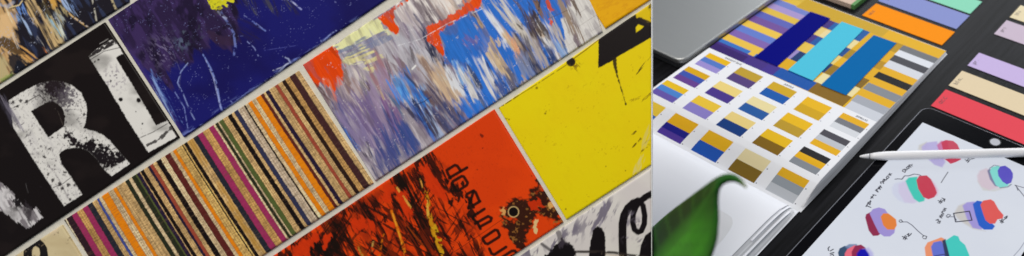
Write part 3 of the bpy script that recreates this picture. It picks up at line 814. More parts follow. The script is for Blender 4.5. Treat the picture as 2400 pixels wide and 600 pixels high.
def paint_orange(X, Y):
    p = Paint(X, Y, (210, 62, 2), GAIN_L)
    p.put(smooth(0.3, 0.8, p.fbm(120, 80, 0, 2)), (198, 56, 4), 0.7)
    K = (25, 17, 12)
    # scribbled black area
    reg = smooth(14, -30, p.sdf([(600, 640), (660, 592), (850, 460), (905, 425), (960, 388), (1000, 365), (1030, 385), (1050, 420), (1065, 470), (1100, 520), (1130, 560), (1160, 640)]) + (p.fbm(40, 20, 60, 3) - 0.5) * 40)
    n1 = p.fbm(70, 9, 62, 4); n2 = p.fbm(60, 8, 30, 5); n3 = p.fbm(36, 7, -58, 6)
    p.put(reg * smooth(0.30, 0.75, p.fbm(60, 30, 60, 7)), (128, 34, 8), 0.75)
    p.put(reg * smooth(0.50, 0.62, n1), K, 0.92)
    p.put(reg * smooth(0.58, 0.68, n2), K, 0.85)
    p.put(reg * smooth(0.66, 0.76, n3), K, 0.7)
    big = [([(735, 600), (750, 570), (790, 545), (800, 600)], 0), ([(725, 560), (745, 545), (765, 540), (745, 640), (726, 640)], 0), ([(785, 545), (815, 575), (825, 640), (755, 640), (770, 565)], 0),
           ([(905, 425), (932, 398), (950, 412), (985, 455), (990, 500), (960, 470), (930, 440)], 6), ([(965, 380), (990, 362), (985, 400), (1000, 440), (985, 470), (968, 420)], 8),
           ([(990, 362), (1010, 365), (1040, 400), (1056, 450), (1050, 470), (1020, 425), (1000, 390)], 6), ([(800, 498), (850, 470), (905, 520), (890, 530), (840, 500)], 8),
           ([(955, 480), (1000, 480), (1010, 540), (990, 560), (965, 520)], 14), ([(640, 600), (700, 565), (690, 640), (640, 640)], 10)]
    for i, (q, r) in enumerate(big):
        p.poly(q, K, 0.92, 2.5, 6 + r, 5, 62, 28, 60 + i, 0.25, 40, 4)
    for i in range(46):
        r = np.random.RandomState(i)
        x, y = r.uniform(680, 1070), r.uniform(420, 620)
        p.brush(x, y, r.uniform(40, 110), r.uniform(4, 14), r.choice([62, 60, -60, 35]) + r.uniform(-9, 9), K if r.rand() < .8 else (150, 60, 10), 0.75 * float(1), 300 + i, 0.5, 1.8)
    for i in range(16):
        r = np.random.RandomState(900 + i)
        p.brush(r.uniform(690, 1040), r.uniform(440, 600), r.uniform(110, 190), r.uniform(9, 20), r.choice([62, 66, 58, -56]) + r.uniform(-6, 6), K if i % 3 else (110, 34, 10), 0.8, 640 + i, 0.5, 2.4)
    # keep clean orange islands
    for i, q in enumerate([[(982, 392), (1000, 385), (1020, 420), (1042, 450), (1048, 470), (1030, 462), (1000, 440)], [(930, 440), (950, 450), (965, 490), (960, 530), (940, 500)], [(905, 430), (925, 436), (905, 490), (890, 470)], [(820, 520), (850, 505), (860, 530), (838, 545)], [(690, 575), (740, 545), (745, 560), (720, 600), (690, 610)], [(862, 510), (878, 520), (880, 545), (866, 545)], [(755, 560), (775, 550), (770, 575), (760, 582)]]):
        p.poly(q, (196, 50, 8), 0.9, 3, 8, 6, 60, 20, 80 + i)
    # yellow and amber drips
    for i, (pts, w, c) in enumerate([([(918, 495), (930, 530), (945, 575), (952, 612)], 7, (206, 104, 12)), ([(920, 500), (936, 550), (948, 600)], 3, (236, 150, 40)), ([(930, 440), (955, 475), (968, 495)], 5, (206, 150, 60)),
                                     ([(1000, 450), (1006, 500), (1016, 545), (1030, 580), (1040, 600)], 10, (190, 130, 20)), ([(1016, 530), (1028, 560), (1034, 590)], 13, (196, 150, 24)), ([(1000, 470), (1004, 510)], 6, (206, 160, 60)),
                                     ([(888, 610), (894, 570), (900, 550)], 4, (190, 100, 10)), ([(870, 590), (876, 560)], 4, (180, 140, 70)), ([(1120, 560), (1126, 580)], 3, (220, 80, 20)), ([(836, 575), (850, 600)], 5, (170, 120, 40)), ([(985, 420), (994, 450)], 3, (220, 150, 60))]):
        p.line(pts, w, c, 0.95, 1.6, 0.46, 400 + i)
    # stencilled letters
    G = [[(1094.5, 393), (1053, 417)], [(1080, 401), (1072, 389), (1066, 387), (1047, 399), (1050, 408), (1056, 417)],
         [(1087, 414), (1096, 428), (1094, 434), (1074, 447), (1068, 446), (1060, 430), (1062, 425), (1082, 413), (1087, 414)],
         [(1093, 462), (1094, 455), (1110, 447), (1115, 451), (1123, 470)], [(1125, 472), (1098, 488)], [(1110, 448), (1098, 486)], [(1101, 470), (1110, 486)],
         [(1135, 490), (1112, 505), (1108, 511), (1114, 518)], [(1124, 532), (1150, 518), (1152, 511), (1144, 507), (1114, 524)], [(1118, 520), (1126, 536)],
         [(1132, 558), (1160, 539), (1166, 540), (1171, 551), (1169, 556), (1143, 572), (1137, 570), (1131, 560)],
         [(1186, 579), (1158, 597), (1152, 594), (1147, 583)], [(1178, 602), (1200, 588), (1207, 588), (1213, 598)], [(1198, 602), (1206, 598)]]
    for i, g in enumerate(G):
        p.line(g, 7.0, (30, 17, 12), 0.96, 0.9)
    for i, (x, y, r) in enumerate([(1072, 455, 16), (1062, 440, 12), (1100, 470, 9), (1104, 500, 14), (1056, 474, 9), (1085, 430, 6), (1048, 425, 8)]):
        p.put(smooth(0.35, 0.6, p.blot(x, y, r) + (p.fbm(8, 4, 60, 90 + i) - 0.5) * 0.8), K, 0.95)
    p.line([(1040, 605), (1084, 578), (1140, 540), (1180, 512)], 1.2, (60, 22, 12), 0.85, 0.7)
    # rusty corner
    rc = smooth(4, -4, p.sdf([(1172, 486), (1210, 470), (1240, 462), (1262, 425), (1285, 452), (1322, 520), (1300, 536), (1282, 512), (1262, 505), (1250, 522), (1232, 548), (1222, 586), (1196, 560), (1182, 518)]) + (p.fbm(20, 12, 30, 20) - 0.5) * 22)
    p.put(rc * smooth(0.02, 0.28, p.fbm(26, 20, 30, 21)), (34, 23, 16), 0.97)
    p.put(rc * smooth(0.74, 0.86, p.fbm(8, 6, 0, 22)), (140, 92, 42), 0.8)
    p.poly([(1242, 478), (1262, 466), (1272, 480), (1262, 496), (1244, 492)], (186, 46, 8), 0.95, 2, 8, 6, 30, 10, 23)
    p.poly([(1180, 515), (1196, 560), (1222, 600), (1212, 600), (1196, 570)], (200, 52, 8), 0.0)
    p.poly([(1174, 490), (1180, 482), (1184, 494), (1182, 506), (1176, 502)], (206, 150, 84), 0.95, 1.5, 4, 5, 30, 8, 24)
    p.poly([(1252, 515), (1262, 513), (1258, 530), (1261, 542), (1256, 550), (1250, 542), (1251, 528)], (206, 176, 120), 0.95, 1, 2, 4)
    p.poly([(1282, 478), (1294, 472), (1297, 484), (1290, 490), (1284, 484)], (210, 160, 90), 0.9, 1.5, 3, 4)
    dh = np.hypot(X - 1203.5, Y - 496.5)
    p.put(smooth(14.2, 12.8, dh) * smooth(10.0, 11.4, dh), (190, 160, 104), 0.85)
    p.put(smooth(11.4, 10.0, dh), (20, 15, 12), 1)
    p.line([(1216, 480), (1236, 466)], 1.2, (70, 40, 20), 0.7)
    for x, y, r in [(1130, 318, 4), (1127, 314, 2), (1131, 347, 1.5), (1118, 398, 1.5), (1246, 412, 2)]:
        p.put(smooth(r + 1, r - 1, np.hypot(X - x, Y - y) + (p.fbm(4, 3, 0, 8) - .5) * 3), (84, 22, 8), 0.8)
    return p.C


def paint_squiggle(X, Y):
    p = Paint(X, Y, (204, 198, 190), GAIN_L)
    p.put(smooth(0.4, 0.8, p.fbm(80, 60, 0, 2)), (196, 188, 184), 0.7)
    sm = smooth(0.60, 0.78, p.fbm(34, 10, -66, 3))
    rg = np.clip(p.blot(1410, 500, 26) + p.blot(1396, 525, 24) + p.blot(1345, 535, 26) + p.blot(1432, 520, 30) + p.blot(1265, 580, 44) + p.blot(1416, 480, 20) + p.blot(1300, 560, 30) + p.blot(1460, 520, 18), 0, 1)
    p.put(rg * sm, (100, 92, 108), 0.9)
    p.put(np.clip(p.blot(1240, 595, 40), 0, 1) * smooth(0.4, 0.6, p.fbm(30, 9, 70, 4)), (90, 82, 100), 0.85)
    p.line([(1414, 468), (1418, 492), (1410, 520), (1404, 530)], 5, (120, 112, 130), 0.7, 2, 0.42)
    K = (22, 18, 19)
    p.poly([(1268, 640), (1276, 600), (1292, 585), (1304, 572), (1316, 560), (1326, 568), (1342, 575), (1350, 592), (1354, 640)], K, 1, 1.5, 4, 6, 40, 10, 5)
    p.poly([(1304, 540), (1322, 552), (1330, 575), (1312, 580)], (64, 56, 64), 0.7, 3, 7, 4, 70, 18, 6)
    p.line([(1270, 572), (1292, 588)], 7, (40, 34, 40), 0.8, 2)
    p.poly([(1380, 595), (1384, 565), (1390, 540), (1400, 530), (1410, 534), (1417, 546), (1419, 570), (1419, 600), (1418, 650), (1380, 650)], K, 1, 1, 1.2, 5, 0, 8, 7)
    p.line([(1460, 660), (1460, 600), (1459, 560), (1459, 525), (1463, 505), (1472, 488), (1484, 477), (1496, 472)], 19, K, 1, 0.9)
    p.line([(1484, 478), (1498, 472), (1507, 482), (1511, 505), (1510, 525), (1503, 541), (1495, 544), (1487, 538), (1483, 522), (1484, 502), (1491, 484), (1504, 468)], 13, K, 1, 0.9)
    p.line([(1490, 478), (1504, 469), (1514, 461), (1528, 454), (1560, 440)], 15, K, 1, 0.9)
    p.poly([(1498, 600), (1502, 575), (1512, 552), (1528, 540), (1560, 530), (1560, 660), (1498, 660)], K, 1, 1)
    p.line([(1350, 590), (1400, 590), (1440, 592), (1475, 598), (1528, 604)], 6, (44, 36, 32), 0.95, 1.2, 0.2)
    p.line([(1400, 594), (1460, 600)], 3, (160, 140, 110), 0.6, 1.2, 0.4)
    for x, y in [(1494, 520), (1500, 565), (1470, 560), (1478, 505)]:
        p.put(p.blot(x, y, 9) * smooth(0.5, 0.68, p.fbm(8, 4, -40, int(x) % 90)), (110, 102, 112), 0.8)
    return p.C


tile("picture_tile", "glossy tile of tan, navy and black scraped paint, top left corner of the panel", [(-140, -126), (300, -126), (300, 4), (-140, 282)], paint_brown)
tile("picture_tile", "black tile with worn white letters R and L", [(-140, 298), (243, 52), (418, 322), (-140, 700)], paint_letters)
tile("picture_tile", "deep blue and dark purple scratched tile with a small yellow patch", [(251, 46), (510, -126), (1085, -126), (429, 322)], paint_purple)
tile("striped_tile", "tile of many thin coloured plywood stripes, tan, orange, magenta and black", [(148, 516), (698, 166), (873, 429), (330, 786)], paint_stripes, 1.3)
tile("picture_tile", "cream tile with a thick black curved letter, at the lower left corner of the panel", [(-140, 716), (143, 527), (310, 798), (-140, 798)], paint_cream)
tile("picture_tile", "tile of blue, orange, lavender and white streaky brush strokes", [(708, 152), (1310, -240), (1411, 74), (878, 425)], paint_collage, 1.3)
tile("picture_tile", "plain amber orange tile at the top right of the panel", [(1296, -126), (1525.8, -126), (1525.8, -3), (1418, 67)], paint_amber, 2.0)
tile("picture_tile", "large bright yellow tile with a black block and a drip", [(1167, 253), (1525.8, 7), (1525.8, 386), (1327, 515)], paint_yellow)
tile("picture_tile", "red orange tile with black scribbles, stencilled letters and a rusty corner", [(560, 652), (1157, 256), (1319, 521), (900, 798)], paint_orange, 1.3)
tile("picture_tile", "white tile with black looping squiggle, at the lower right of the panel", [(1080, 692), (1525.8, 394), (1525.8, 798), (1080, 798)], paint_squiggle)

# =====================================================================
# right: laptop, open book, strips, tablet, stylus, plant
# =====================================================================
GAIN_R = 0.92
# ---- laptop
lap = thing("laptop", (-0.65, 0.53, 0), "closed grey aluminium laptop with a rounded corner, behind the open book", "laptop")
def loc(P, o): return [(x - o[0], y - o[1]) for x, y in P]
LO = (-0.65, 0.53)
V, F = prism(loc(rounded_rect(-0.815, 0.4285, -0.5015, 0.65, 0.011), LO), 0.0085, 0.0140, 0.0022)
link("lid", mesh_from(V, F, False), M_ALU, lap)
V, F = prism(loc(rounded_rect(-0.8146, 0.4289, -0.5019, 0.6496, 0.0106), LO), 0.0015, 0.0083, 0.0004)
link("base", mesh_from(V, F), M_DARKALU, lap)

# ---- open book
ZP = 0.0125
book = thing("open_book", (-0.385, 0.33, 0), "open book of colour swatches, one page printed and the other blank white", "book")
BO = (-0.385, 0.33)


def zprof(y):
    """height of the printed page above the desk along Y"""
    near = np.interp(y, [.3365, .3407, .3455, .352, .359, .3653, .373, .386], [.0004, .0012, .0032, .0060, .0090, .0111, .0122, ZP])
    return np.where(y < 0.386, near, ZP - 0.0395 * (y - 0.386))


def page_scale(v):
    """layout millimetres on the print to metres on the page at layout height v"""
    z = ZP - 0.0395 * (np.clip(v, 389, 700) / 1000 - 0.389)
    return (CAM_H - z) / 0.4818


def zblank(y):
    ys = [0.088, 0.12, 0.18, 0.25, 0.285, 0.305, 0.318, 0.327, 0.333, 0.3362]
    zs = [0.0085, 0.0105, 0.012, 0.0130, 0.0134, 0.0134, 0.0122, 0.0098, 0.0060, 0.0010]
    yd = np.linspace(0.06, 0.3362, 600)
    zd = np.interp(yd, ys, zs)
    k = np.hanning(61); k /= k.sum()
    zz = np.convolve(np.r_[np.full(30, zd[0]), zd, np.full(30, zd[-1])], k, 'valid')
    zd = np.where(yd < 0.328, zz, zd * smooth(0.322, 0.336, yd) + zz * (1 - smooth(0.322, 0.336, yd)))
    return np.interp(y, yd, zd)


WHITE = np.array([0.77, 0.78, 0.81])
rects = []          # (u0, u1, v0, v1, colour) in millimetres


def R(u0, u1, v0, v1, c): rects.append((u0, u1, v0, v1, np.clip(lin(c) / 0.99 - 0.012, 0.002, 0.9)))


Yw, Pw, Bw, Lw = (222, 172, 12), (88, 70, 150), (64, 104, 178), (146, 134, 200)
# column x row swatches: listed from the far band to the near band
SW = {(0, 0): [(224, 178, 20), (84, 118, 190), (150, 138, 200)], (0, 1): [(208, 162, 24), (64, 84, 166), (100, 66, 138)], (0, 2): [(222, 182, 40), (76, 128, 198), (100, 86, 162)], (0, 3): [(224, 190, 60), (0, 90, 170)],
      (1, 0): [(184, 152, 52), (84, 66, 120)], (1, 1): [(228, 204, 124), (74, 56, 134)], (1, 2): [(224, 188, 60), (134, 124, 190)], (1, 3): [(220, 168, 0), (16, 22, 128), (78, 56, 146)],
      (2, 0): [(200, 162, 40), (26, 88, 166)], (2, 1): [(226, 212, 158), (42, 88, 154)], (2, 2): [(224, 200, 126), (4, 62, 122)], (2, 3): [(220, 170, 8), (8, 82, 172)],
      (3, 0): [(224, 176, 20), (200, 158, 20)], (3, 1): [(224, 178, 20), (180, 146, 46)], (3, 2): [(222, 178, 20), (126, 96, 6)], (3, 3): [(220, 206, 160), (122, 96, 0)],
      (4, 0): [(220, 168, 4), (116, 118, 124), (206, 209, 214)], (4, 1): [(76, 75, 82), (184, 188, 194), (220, 168, 6)], (4, 2): [(42, 41, 42), (220, 168, 6), (130, 135, 141)], (4, 3): [(216, 166, 0), (142, 149, 156), (182, 186, 192)]}
U0 = [-492.5, -447.0, -401.5, -356.5, -311.5]
V1 = [463.5, 432.0, 401.0, 368.0]
for (c, r), bands in SW.items():
    sh = [0.0, -2.2, -4.5, -6.0][r] * (1.0 if c < 3 else 0.7)
    u0 = U0[c] + sh; u1 = u0 + 31.6
    n = len(bands); hgt = 24.8
    sp = [0, .5, 1.0] if n == 2 else [0, .34, .66, 1.0]
    if (c, r) == (1, 3): sp = [0, .48, .74, 1.0]
    for i, bc in enumerate(bands):
        R(u0, u1, V1[r] - hgt * sp[i + 1], V1[r] - hgt * sp[i], bc)
    for q in (0.33, 0.95):          # tiny captions beside each swatch
        R(u1 + 1.3, u1 + 2.6, V1[r] - hgt * q - 0.5, V1[r] - hgt * q + 0.5, (120, 120, 130))
# large colour composition in the upper part of the page
E0, E1 = -500.0, -274.0
R(E0, E1, 470.5, 617.0, (214, 170, 20))
lb = [(470.5, 482, (58, 40, 104)), (482, 492.3, (60, 112, 186)), (492.3, 503.6, (226, 186, 74)), (503.6, 515.2, (124, 98, 168)), (515.2, 526.8, (98, 122, 196)), (526.8, 538.7, (226, 188, 76)),
      (538.7, 551, (112, 82, 150)), (551, 562.6, (92, 98, 176)), (562.6, 573.8, (214, 180, 72)), (573.8, 584.7, (162, 144, 196)), (584.7, 596, (112, 126, 192)), (596, 606, (216, 180, 60)), (606, 617, (206, 172, 60))]
for v0, v1, c in lb: R(E0, -425, v0, v1, c)
R(-456, -448, 484, 492.3, (226, 186, 74)); R(-452, -440, 492.3, 499, (226, 186, 74)); R(-440, -428, 503.6, 515, (150, 130, 196)); R(-444, -425, 551, 566, (224, 200, 130)); R(-440, -425, 538.7, 551, (100, 76, 140))
R(-448, -425, 574, 590, (112, 84, 150))
R(E0, -409.5, 470.5, 486, (70, 52, 128)); R(E0, -452, 470.5, 482, (58, 40, 104)); R(-425, -409.5, 470.5, 487, (70, 54, 138))
R(-409.5, -362, 471, 488, (8, 84, 162)); R(-362, -317.5, 471, 489, (130, 98, 22))
R(-470, -350, 594, 617, (196, 158, 40)); R(-350, E1, 599.8, 617, (220, 170, 6))
m1 = [(577, 594, (66, 48, 120), (28, 92, 160)), (559.5, 576, (222, 196, 120), (226, 206, 150)), (541.5, 559, (66, 50, 126), (34, 84, 156)), (524, 541, (220, 184, 74), (222, 186, 80)), (505.2, 523.8, (150, 134, 190), (24, 58, 108)), (487.5, 505, (216, 166, 0), (216, 166, 0))]
for v0, v1, a, b in m1: R(-421, -411, v0, v1, a); R(-411, -400, v0, v1, b)
m2 = [(577, 600, (26, 88, 156), (214, 168, 10)), (559.3, 577, (224, 208, 150), (214, 168, 10)), (541.5, 559.3, (20, 76, 140), (166, 132, 20)), (524.2, 541.5, (222, 200, 124), (220, 170, 6)), (506, 524.2, (26, 58, 108), (144, 112, 24)), (488.6, 506, (216, 168, 10), (226, 214, 160))]
for v0, v1, a, b in m2: R(-378, -366, v0, v1, a); R(-366, -352, v0, v1, b)
R(-332, -318, 489, 600, (216, 166, 4)); R(-326, -318, 489, 506, (226, 212, 156)); R(-334, -318, 506, 523.6, (128, 98, 14)); R(-334, -318, 545, 560, (178, 136, 8)); R(-332, -321, 582, 600, (178, 140, 10))
rb = [(599.8, 589.1, (112, 114, 118)), (589.1, 578, (214, 217, 224)), (578, 566.3, (74, 74, 80)), (566.3, 553.3, (206, 209, 216)), (553.3, 541.8, (220, 168, 4)), (541.8, 530.6, (30, 29, 28)), (530.6, 519.7, (220, 168, 4)), (519.7, 507.4, (130, 134, 140)), (507.4, 495.8, (218, 168, 4)), (495.8, 484, (160, 164, 172)), (484, 470.5, (196, 200, 208))]
for i, (v1, v0, c) in enumerate(rb): R(-321 + i * 0.6, E1, v0, v1, c)

# the page sheet: grid lines follow every printed edge
us = sorted(set([-499.6, -275.8] + [round(min(max(x, -499.6), -275.8), 1) for q in rects for x in q[:2]] + list(np.arange(-498, -277, 6.0))))
vs = sorted(set([339.3, 617.5] + [round(x, 1) for q in rects for x in q[2:4]] + list(np.arange(340.5, 391, 1.5)) + list(np.arange(391, 617, 8.0))))
us, vs = np.array(us), np.array(vs)
vs = vs[(vs >= 339.3) & (vs <= 617.5)]
UU, VV = np.meshgrid(us, vs)
cu, cv = (us[:-1] + us[1:]) / 2, (vs[:-1] + vs[1:]) / 2
fc = np.tile(WHITE, (len(cv), len(cu), 1))
for u0, u1, v0, v1, c in rects:
    fc[np.ix_((cv > v0) & (cv < v1), (cu > u0) & (cu < u1))] = c
SS = page_scale(VV)
skew = smooth(369, 343, VV) * (-0.9 - 3.6 * np.clip((-276 - UU) / 180, 0, 1.15))   # the sheet pulls a little sideways into the gutter
PXm, PYm = (UU * SS + skew) / 1000, VV * SS / 1000
Vp = np.c_[PXm.ravel() - BO[0], PYm.ravel() - BO[1], zprof(PYm).ravel() + 0.0002]
link("printed_page", grid_mesh(Vp, len(us), len(vs), face_colors=fc.reshape(-1, 3)), M_PAGE, book)


def block(name, y0, y1, zf, x0, x1t, x1b, mat_top, n=70):
    """stack of pages under a curved top; right face slopes from x1t (top) to x1b (desk)"""
    ys = np.linspace(y0, y1, n)
    zt = zf(ys)
    V, F = [], []
    for y, z in zip(ys, zt):
        f = z / 0.013
        a0, at, ab = [float(q(y)) if callable(q) else q for q in (x0, x1t, x1b)]
        V += [(a0 - BO[0], y - BO[1], 0.0003), (a0 - BO[0], y - BO[1], z), (at - BO[0], y - BO[1], z), (at + (ab - at) * 0.55 - BO[0], y - BO[1], 0.0003 + (z - 0.0003) * 0.5), (ab - BO[0], y - BO[1], 0.0003)]
    k = 5
    for i in range(n - 1):
        for j in range(k):
            F.append([i * k + j, i * k + (j + 1) % k, (i + 1) * k + (j + 1) % k, (i + 1) * k + j][::-1])
    F.append(list(range(k))); F.append([(n - 1) * k + j for j in range(k)][::-1])
    me = mesh_from(V, F)
    return link(name, me, mat_top, book)


block("page_block", 0.3367, 0.6218, lambda y: zprof(y), lambda y: -0.4996 * page_scale(y * 1000 / 0.995), lambda y: -0.2755 * page_scale(y * 1000 / 0.995), lambda y: np.interp(y, [0.336, 0.40, 0.622], [-0.2712, -0.2716, -0.2766]), M_EDGE)
block("page_block", 0.088, 0.3360, lambda y: zblank(y) - 0.0004, -0.4962, -0.2830, -0.2735, M_EDGE)
# blank page, a curved sheet over its block
ys = np.r_[np.linspace(0.087, 0.30, 40), np.linspace(0.302, 0.3362, 40)]
xs = np.linspace(-0.4964, -0.2826, 40)
XX, YY = np.meshgrid(xs, ys)
ZZ = zblank(YY) + 0.0002 + 0.0010 * np.sin((XX + 0.5) * 26) * smooth(0.33, 0.26, YY) * smooth(-0.283, -0.31, XX)
link("blank_page", grid_mesh(np.c_[XX.ravel() - BO[0], YY.ravel() - BO[1], ZZ.ravel()], len(xs), len(ys)), M_PAPER, book)
# a few loose sheets curling at the open end of the gutter
for k in (0, 1.7):
    a = np.linspace(0, 1, 30)
    yy = 0.3355 - 0.004 * k - a * (0.055 + 0.01 * k)
    zz = zblank(yy) * (0.80 - 0.17 * k) + 0.0006
    xx0, xx1 = -0.30, -0.2798 + 0.0020 * k
    Vv = np.r_[np.c_[np.full(30, xx0) - BO[0], yy - BO[1], zz], np.c_[np.full(30, xx1) - BO[0], yy - BO[1], zz]]
    o = link("loose_sheet", grid_mesh(Vv, 30, 2), M_PAPER, book)
# paper cover
V, F = prism(loc([(-0.4968, 0.0865), (-0.2708, 0.0865), (-0.2762, 0.6224), (-0.5030, 0.6224)], BO), 0.0001, 0.00055)
link("cover", mesh_from(V, F), M_PAPER, book)
def text_mesh(s, size, xy, z, rot, mat, parent, name, off=(0, 0)):
    cu_ = bpy.data.curves.new("txt", 'FONT')
    cu_.body, cu_.size, cu_.align_x = s, size, 'LEFT'
    cu_.offset = 0.0
    ob = bpy.data.objects.new("txt", cu_)
    COL.objects.link(ob)
    dg = bpy.context.evaluated_depsgraph_get()
    me = bpy.data.meshes.new_from_object(ob.evaluated_get(dg))
    bpy.data.objects.remove(ob)
    me.transform(Matrix.Translation((xy[0] - off[0], xy[1] - off[1], z)) @ Matrix.Rotation(rot, 4, 'Z'))
    me.materials.clear()
    return link(name, me, mat, parent)


M_PRINT = plain("black_ink", (40, 40, 44), 0.6)
for s, u in (("RADIANT BLUE", -472), ("JUNGLE", -389), ("SEMILLAS", -298)):
    text_mesh(s, 0.0034, (u * page_scale(465.4) / 1000, 0.4654 * page_scale(465.4)), float(zprof(np.array(0.4654 * page_scale(465.4)))) + 0.0005, 0, M_PRINT, book, "page_heading", BO)


# ---- colour strips
def strip(quad, z, label, mat, writing=None, group="paper colour strips on the desk", th=0.00045, slope=None):
    """quad: NW, NE, SE, SW corners in mm"""
    q = [(x / 1000, y / 1000) for x, y in quad]
    cx, cy = sum(p[0] for p in q) / 4, sum(p[1] for p in q) / 4
    t = thing("color_strip", (cx, cy, z), label, "paper strip", group)
    V, F = prism([(x - cx, y - cy) for x, y in q], 0.0, th)
    if slope is not None:
        V = [(x, y, zz - slope * y) for x, y, zz in V]
    link("strip", mesh_from(V, F), mat, t)
    if writing:
        L = [[(x / 1000 - cx, y / 1000 - cy) for x, y in l] for l in writing]
        V, F = ribbon(L, 0.0006, th + 0.00015)
        link("handwriting", mesh_from(V, F), M_INK, t)
    return t


def paper(n, c): return plain(n, np.clip(np.array(c), 0, 255), 0.66, var=0.03, scale=500.0, bump=0.06, spec=0.03)


def rect(u0, u1, v0, v1): return [(u0, v1), (u1, v1), (u1, v0), (u0, v0)]


def glyphs(s, u, v, h):
    """handwritten letters, read along +Y (turned a quarter), as pen strokes; u, v = start in mm, h = height in mm"""
    G = {'a': [[(.55, .6), (.2, .65), (.05, .3), (.25, 0), (.5, .2), (.55, .6), (.6, 0)]], 'c': [[(.55, .6), (.2, .62), (.05, .3), (.25, 0), (.6, .1)]], 'b': [[(.1, 1), (.1, 0), (.45, 0), (.55, .3), (.4, .55), (.1, .45)]],
         'l': [[(.2, 1), (.15, .1), (.35, 0)]], 'n': [[(.05, .6), (.08, 0)], [(.08, .4), (.35, .62), (.5, .4), (.5, 0)]], 'p': [[(.1, .6), (.1, -.35)], [(.1, .5), (.45, .62), (.55, .3), (.35, 0), (.1, .1)]],
         'r': [[(.08, .6), (.1, 0)], [(.1, .35), (.3, .6), (.5, .58)]], '.': [[(.1, 0), (.2, .06), (.12, .1)]], '2': [[(.05, .5), (.3, .65), (.5, .45), (.1, 0), (.6, 0)]], '~': [[(.0, .3), (.2, .45), (.4, .25), (.6, .4)]]}
    out = []
    x = 0
    for ch in s:
        for l in G[ch]:
            out.append([(u - py * h, v + (x + px) * h) for px, py in l])
        x += 0.78
    return out


NAVY, CYAN, BLUE = (4, 8, 118), (78, 188, 214), (8, 100, 164)
BZ = float(zprof(np.array(0.545))) + 0.0006
strip([(-452.0, 599.9), (-423.8, 601.3), (-413.8, 485.9), (-445.1, 485.2)], BZ, "dark navy blue paper strip lying on the printed page", paper("navy_paper", NAVY), slope=0.0395, group="blue paper strips lying on the book")
strip([(-408.4, 603.2), (-378.2, 604.4), (-366.9, 487.2), (-400.0, 487.1)], BZ, "light turquoise paper strip lying on the printed page", paper("turquoise_paper", CYAN), slope=0.0395, group="blue paper strips lying on the book")
strip([(-362.1, 601.5), (-332.0, 602.5), (-324.0, 487.1), (-355.5, 486.1)], BZ, "medium blue paper strip lying on the printed page", paper("blue_paper", BLUE), slope=0.0395, group="blue paper strips lying on the book")

strip(rect(-399.5, -289.5, 634.0, 666.0), 0.0003, "orange paper strip beyond the far edge of the book", paper("orange_paper", (244, 144, 24)), glyphs("acc", -391, 640, 5))
strip(rect(-400.8, -291.0, 672.6, 707.5), 0.0003, "periwinkle blue paper strip between the orange and the mint strips", paper("periwinkle_paper", (136, 146, 200)), glyphs("pr", -392, 681, 5))
strip(rect(-400.5, -292.4, 711.5, 744.5), 0.0003, "mint green paper strip, farthest beyond the book", paper("mint_paper", (140, 212, 182)))
strip(rect(-249.5, -140, 732, 764.5), 0.0003, "pale cream paper strip farthest back at the right", paper("pale_cream_paper", (226, 212, 176)), glyphs("bl2", -243, 741, 4.6))
strip(rect(-249.8, -140, 689, 723.8), 0.0003, "pale greyish pink paper strip at the right, next to the pale cream strip", paper("pinkgrey_paper", (198, 182, 198)), glyphs("pr2", -243, 698, 4.6))
strip(rect(-247.5, -138, 616, 645), 0.0003, "lilac purple paper strip on the desk beyond the beige strip", paper("lilac_paper", (196, 178, 220)), glyphs("pr.", -241, 622, 5))
strip(rect(-248, -138, 572.4, 603.8), 0.0003, "beige paper strip on the desk between the lilac and the red strips", paper("beige_paper", (222, 204, 170)), glyphs("bln.", -241, 578, 5.2))
strip(rect(-247.2, -60, 532, 564.5), 0.0003, "coral red paper strip on the desk beside the tablet", paper("red_paper", (224, 76, 88)), glyphs("acc", -239, 540, 6))

# ---- small pad at the far edge
pad = thing("note_pad", (-0.44, 0.66, 0), "small beige card pad with green edge and red print beyond the book", "note pad")
V, F = prism([(-0.06, -0.022), (0.0205, -0.0205), (0.0205, 0.06), (-0.06, 0.06)], 0.0, 0.006)
link("sheets", mesh_from(V, F), M_BEIGE_CARD, pad)
V, F = prism([(0.0207, -0.0205), (0.0255, -0.0205), (0.0255, 0.06), (0.0207, 0.06)], 0.0, 0.0062)
link("green_spine", mesh_from(V, F), M_GREEN_EDGE, pad)
V, F = prism([(-0.012 + 0.017 * math.cos(a) * (1 + .2 * math.sin(3 * a)), 0.0 + 0.015 * math.sin(a)) for a in np.linspace(0, 2 * math.pi, 24, endpoint=False)], 0.00605, 0.0063)
link("red_print", mesh_from(V, F), M_RED_PRINT, pad)

# ---- tablet
TX0, TX1, TY1, TY0 = -0.2500, -0.0770, 0.5235, 0.265
TO = ((TX0 + TX1) / 2, (TY0 + TY1) / 2)
tab = thing("tablet", (TO[0], TO[1], 0), "black framed tablet with drawings of colour blobs and notes on its lit white screen", "tablet")
V, F = prism(loc(rounded_rect(TX0, TY0, TX1, TY1, 0.011), TO), 0.0006, 0.0056, 0.0006)
link("body", mesh_from(V, F), M_TABEDGE, tab)
V, F = prism(loc(rounded_rect(TX0 + .0012, TY0 + .0012, TX1 - .0012, TY1 - .0012, 0.0100), TO), 0.0057, 0.0061, 0.0001)
link("front_glass", mesh_from(V, F), M_BLACK, tab)
HC = (-0.1660 - TO[0], 0.5128 - TO[1])
def disc(c, r, n=40): return [(c[0] + r * math.cos(a), c[1] + r * math.sin(a)) for a in np.linspace(0, 2 * math.pi, n, endpoint=False)]
V, F = prism(disc(HC, 0.0060), 0.00612, 0.0064, 0.0001)
ring = link("home_button", mesh_from(V, F), plain("button_rim", (12, 12, 14), 0.3), tab)
V, F = prism(disc(HC, 0.0049), 0.00641, 0.00655, 0.0001)
link("button_face", mesh_from(V, F), plain("button_grey", (176, 178, 186), 0.35, var=0.03), ring)

SX0, SX1, SY0, SY1 = -0.2385, -0.0880, 0.289, 0.4985


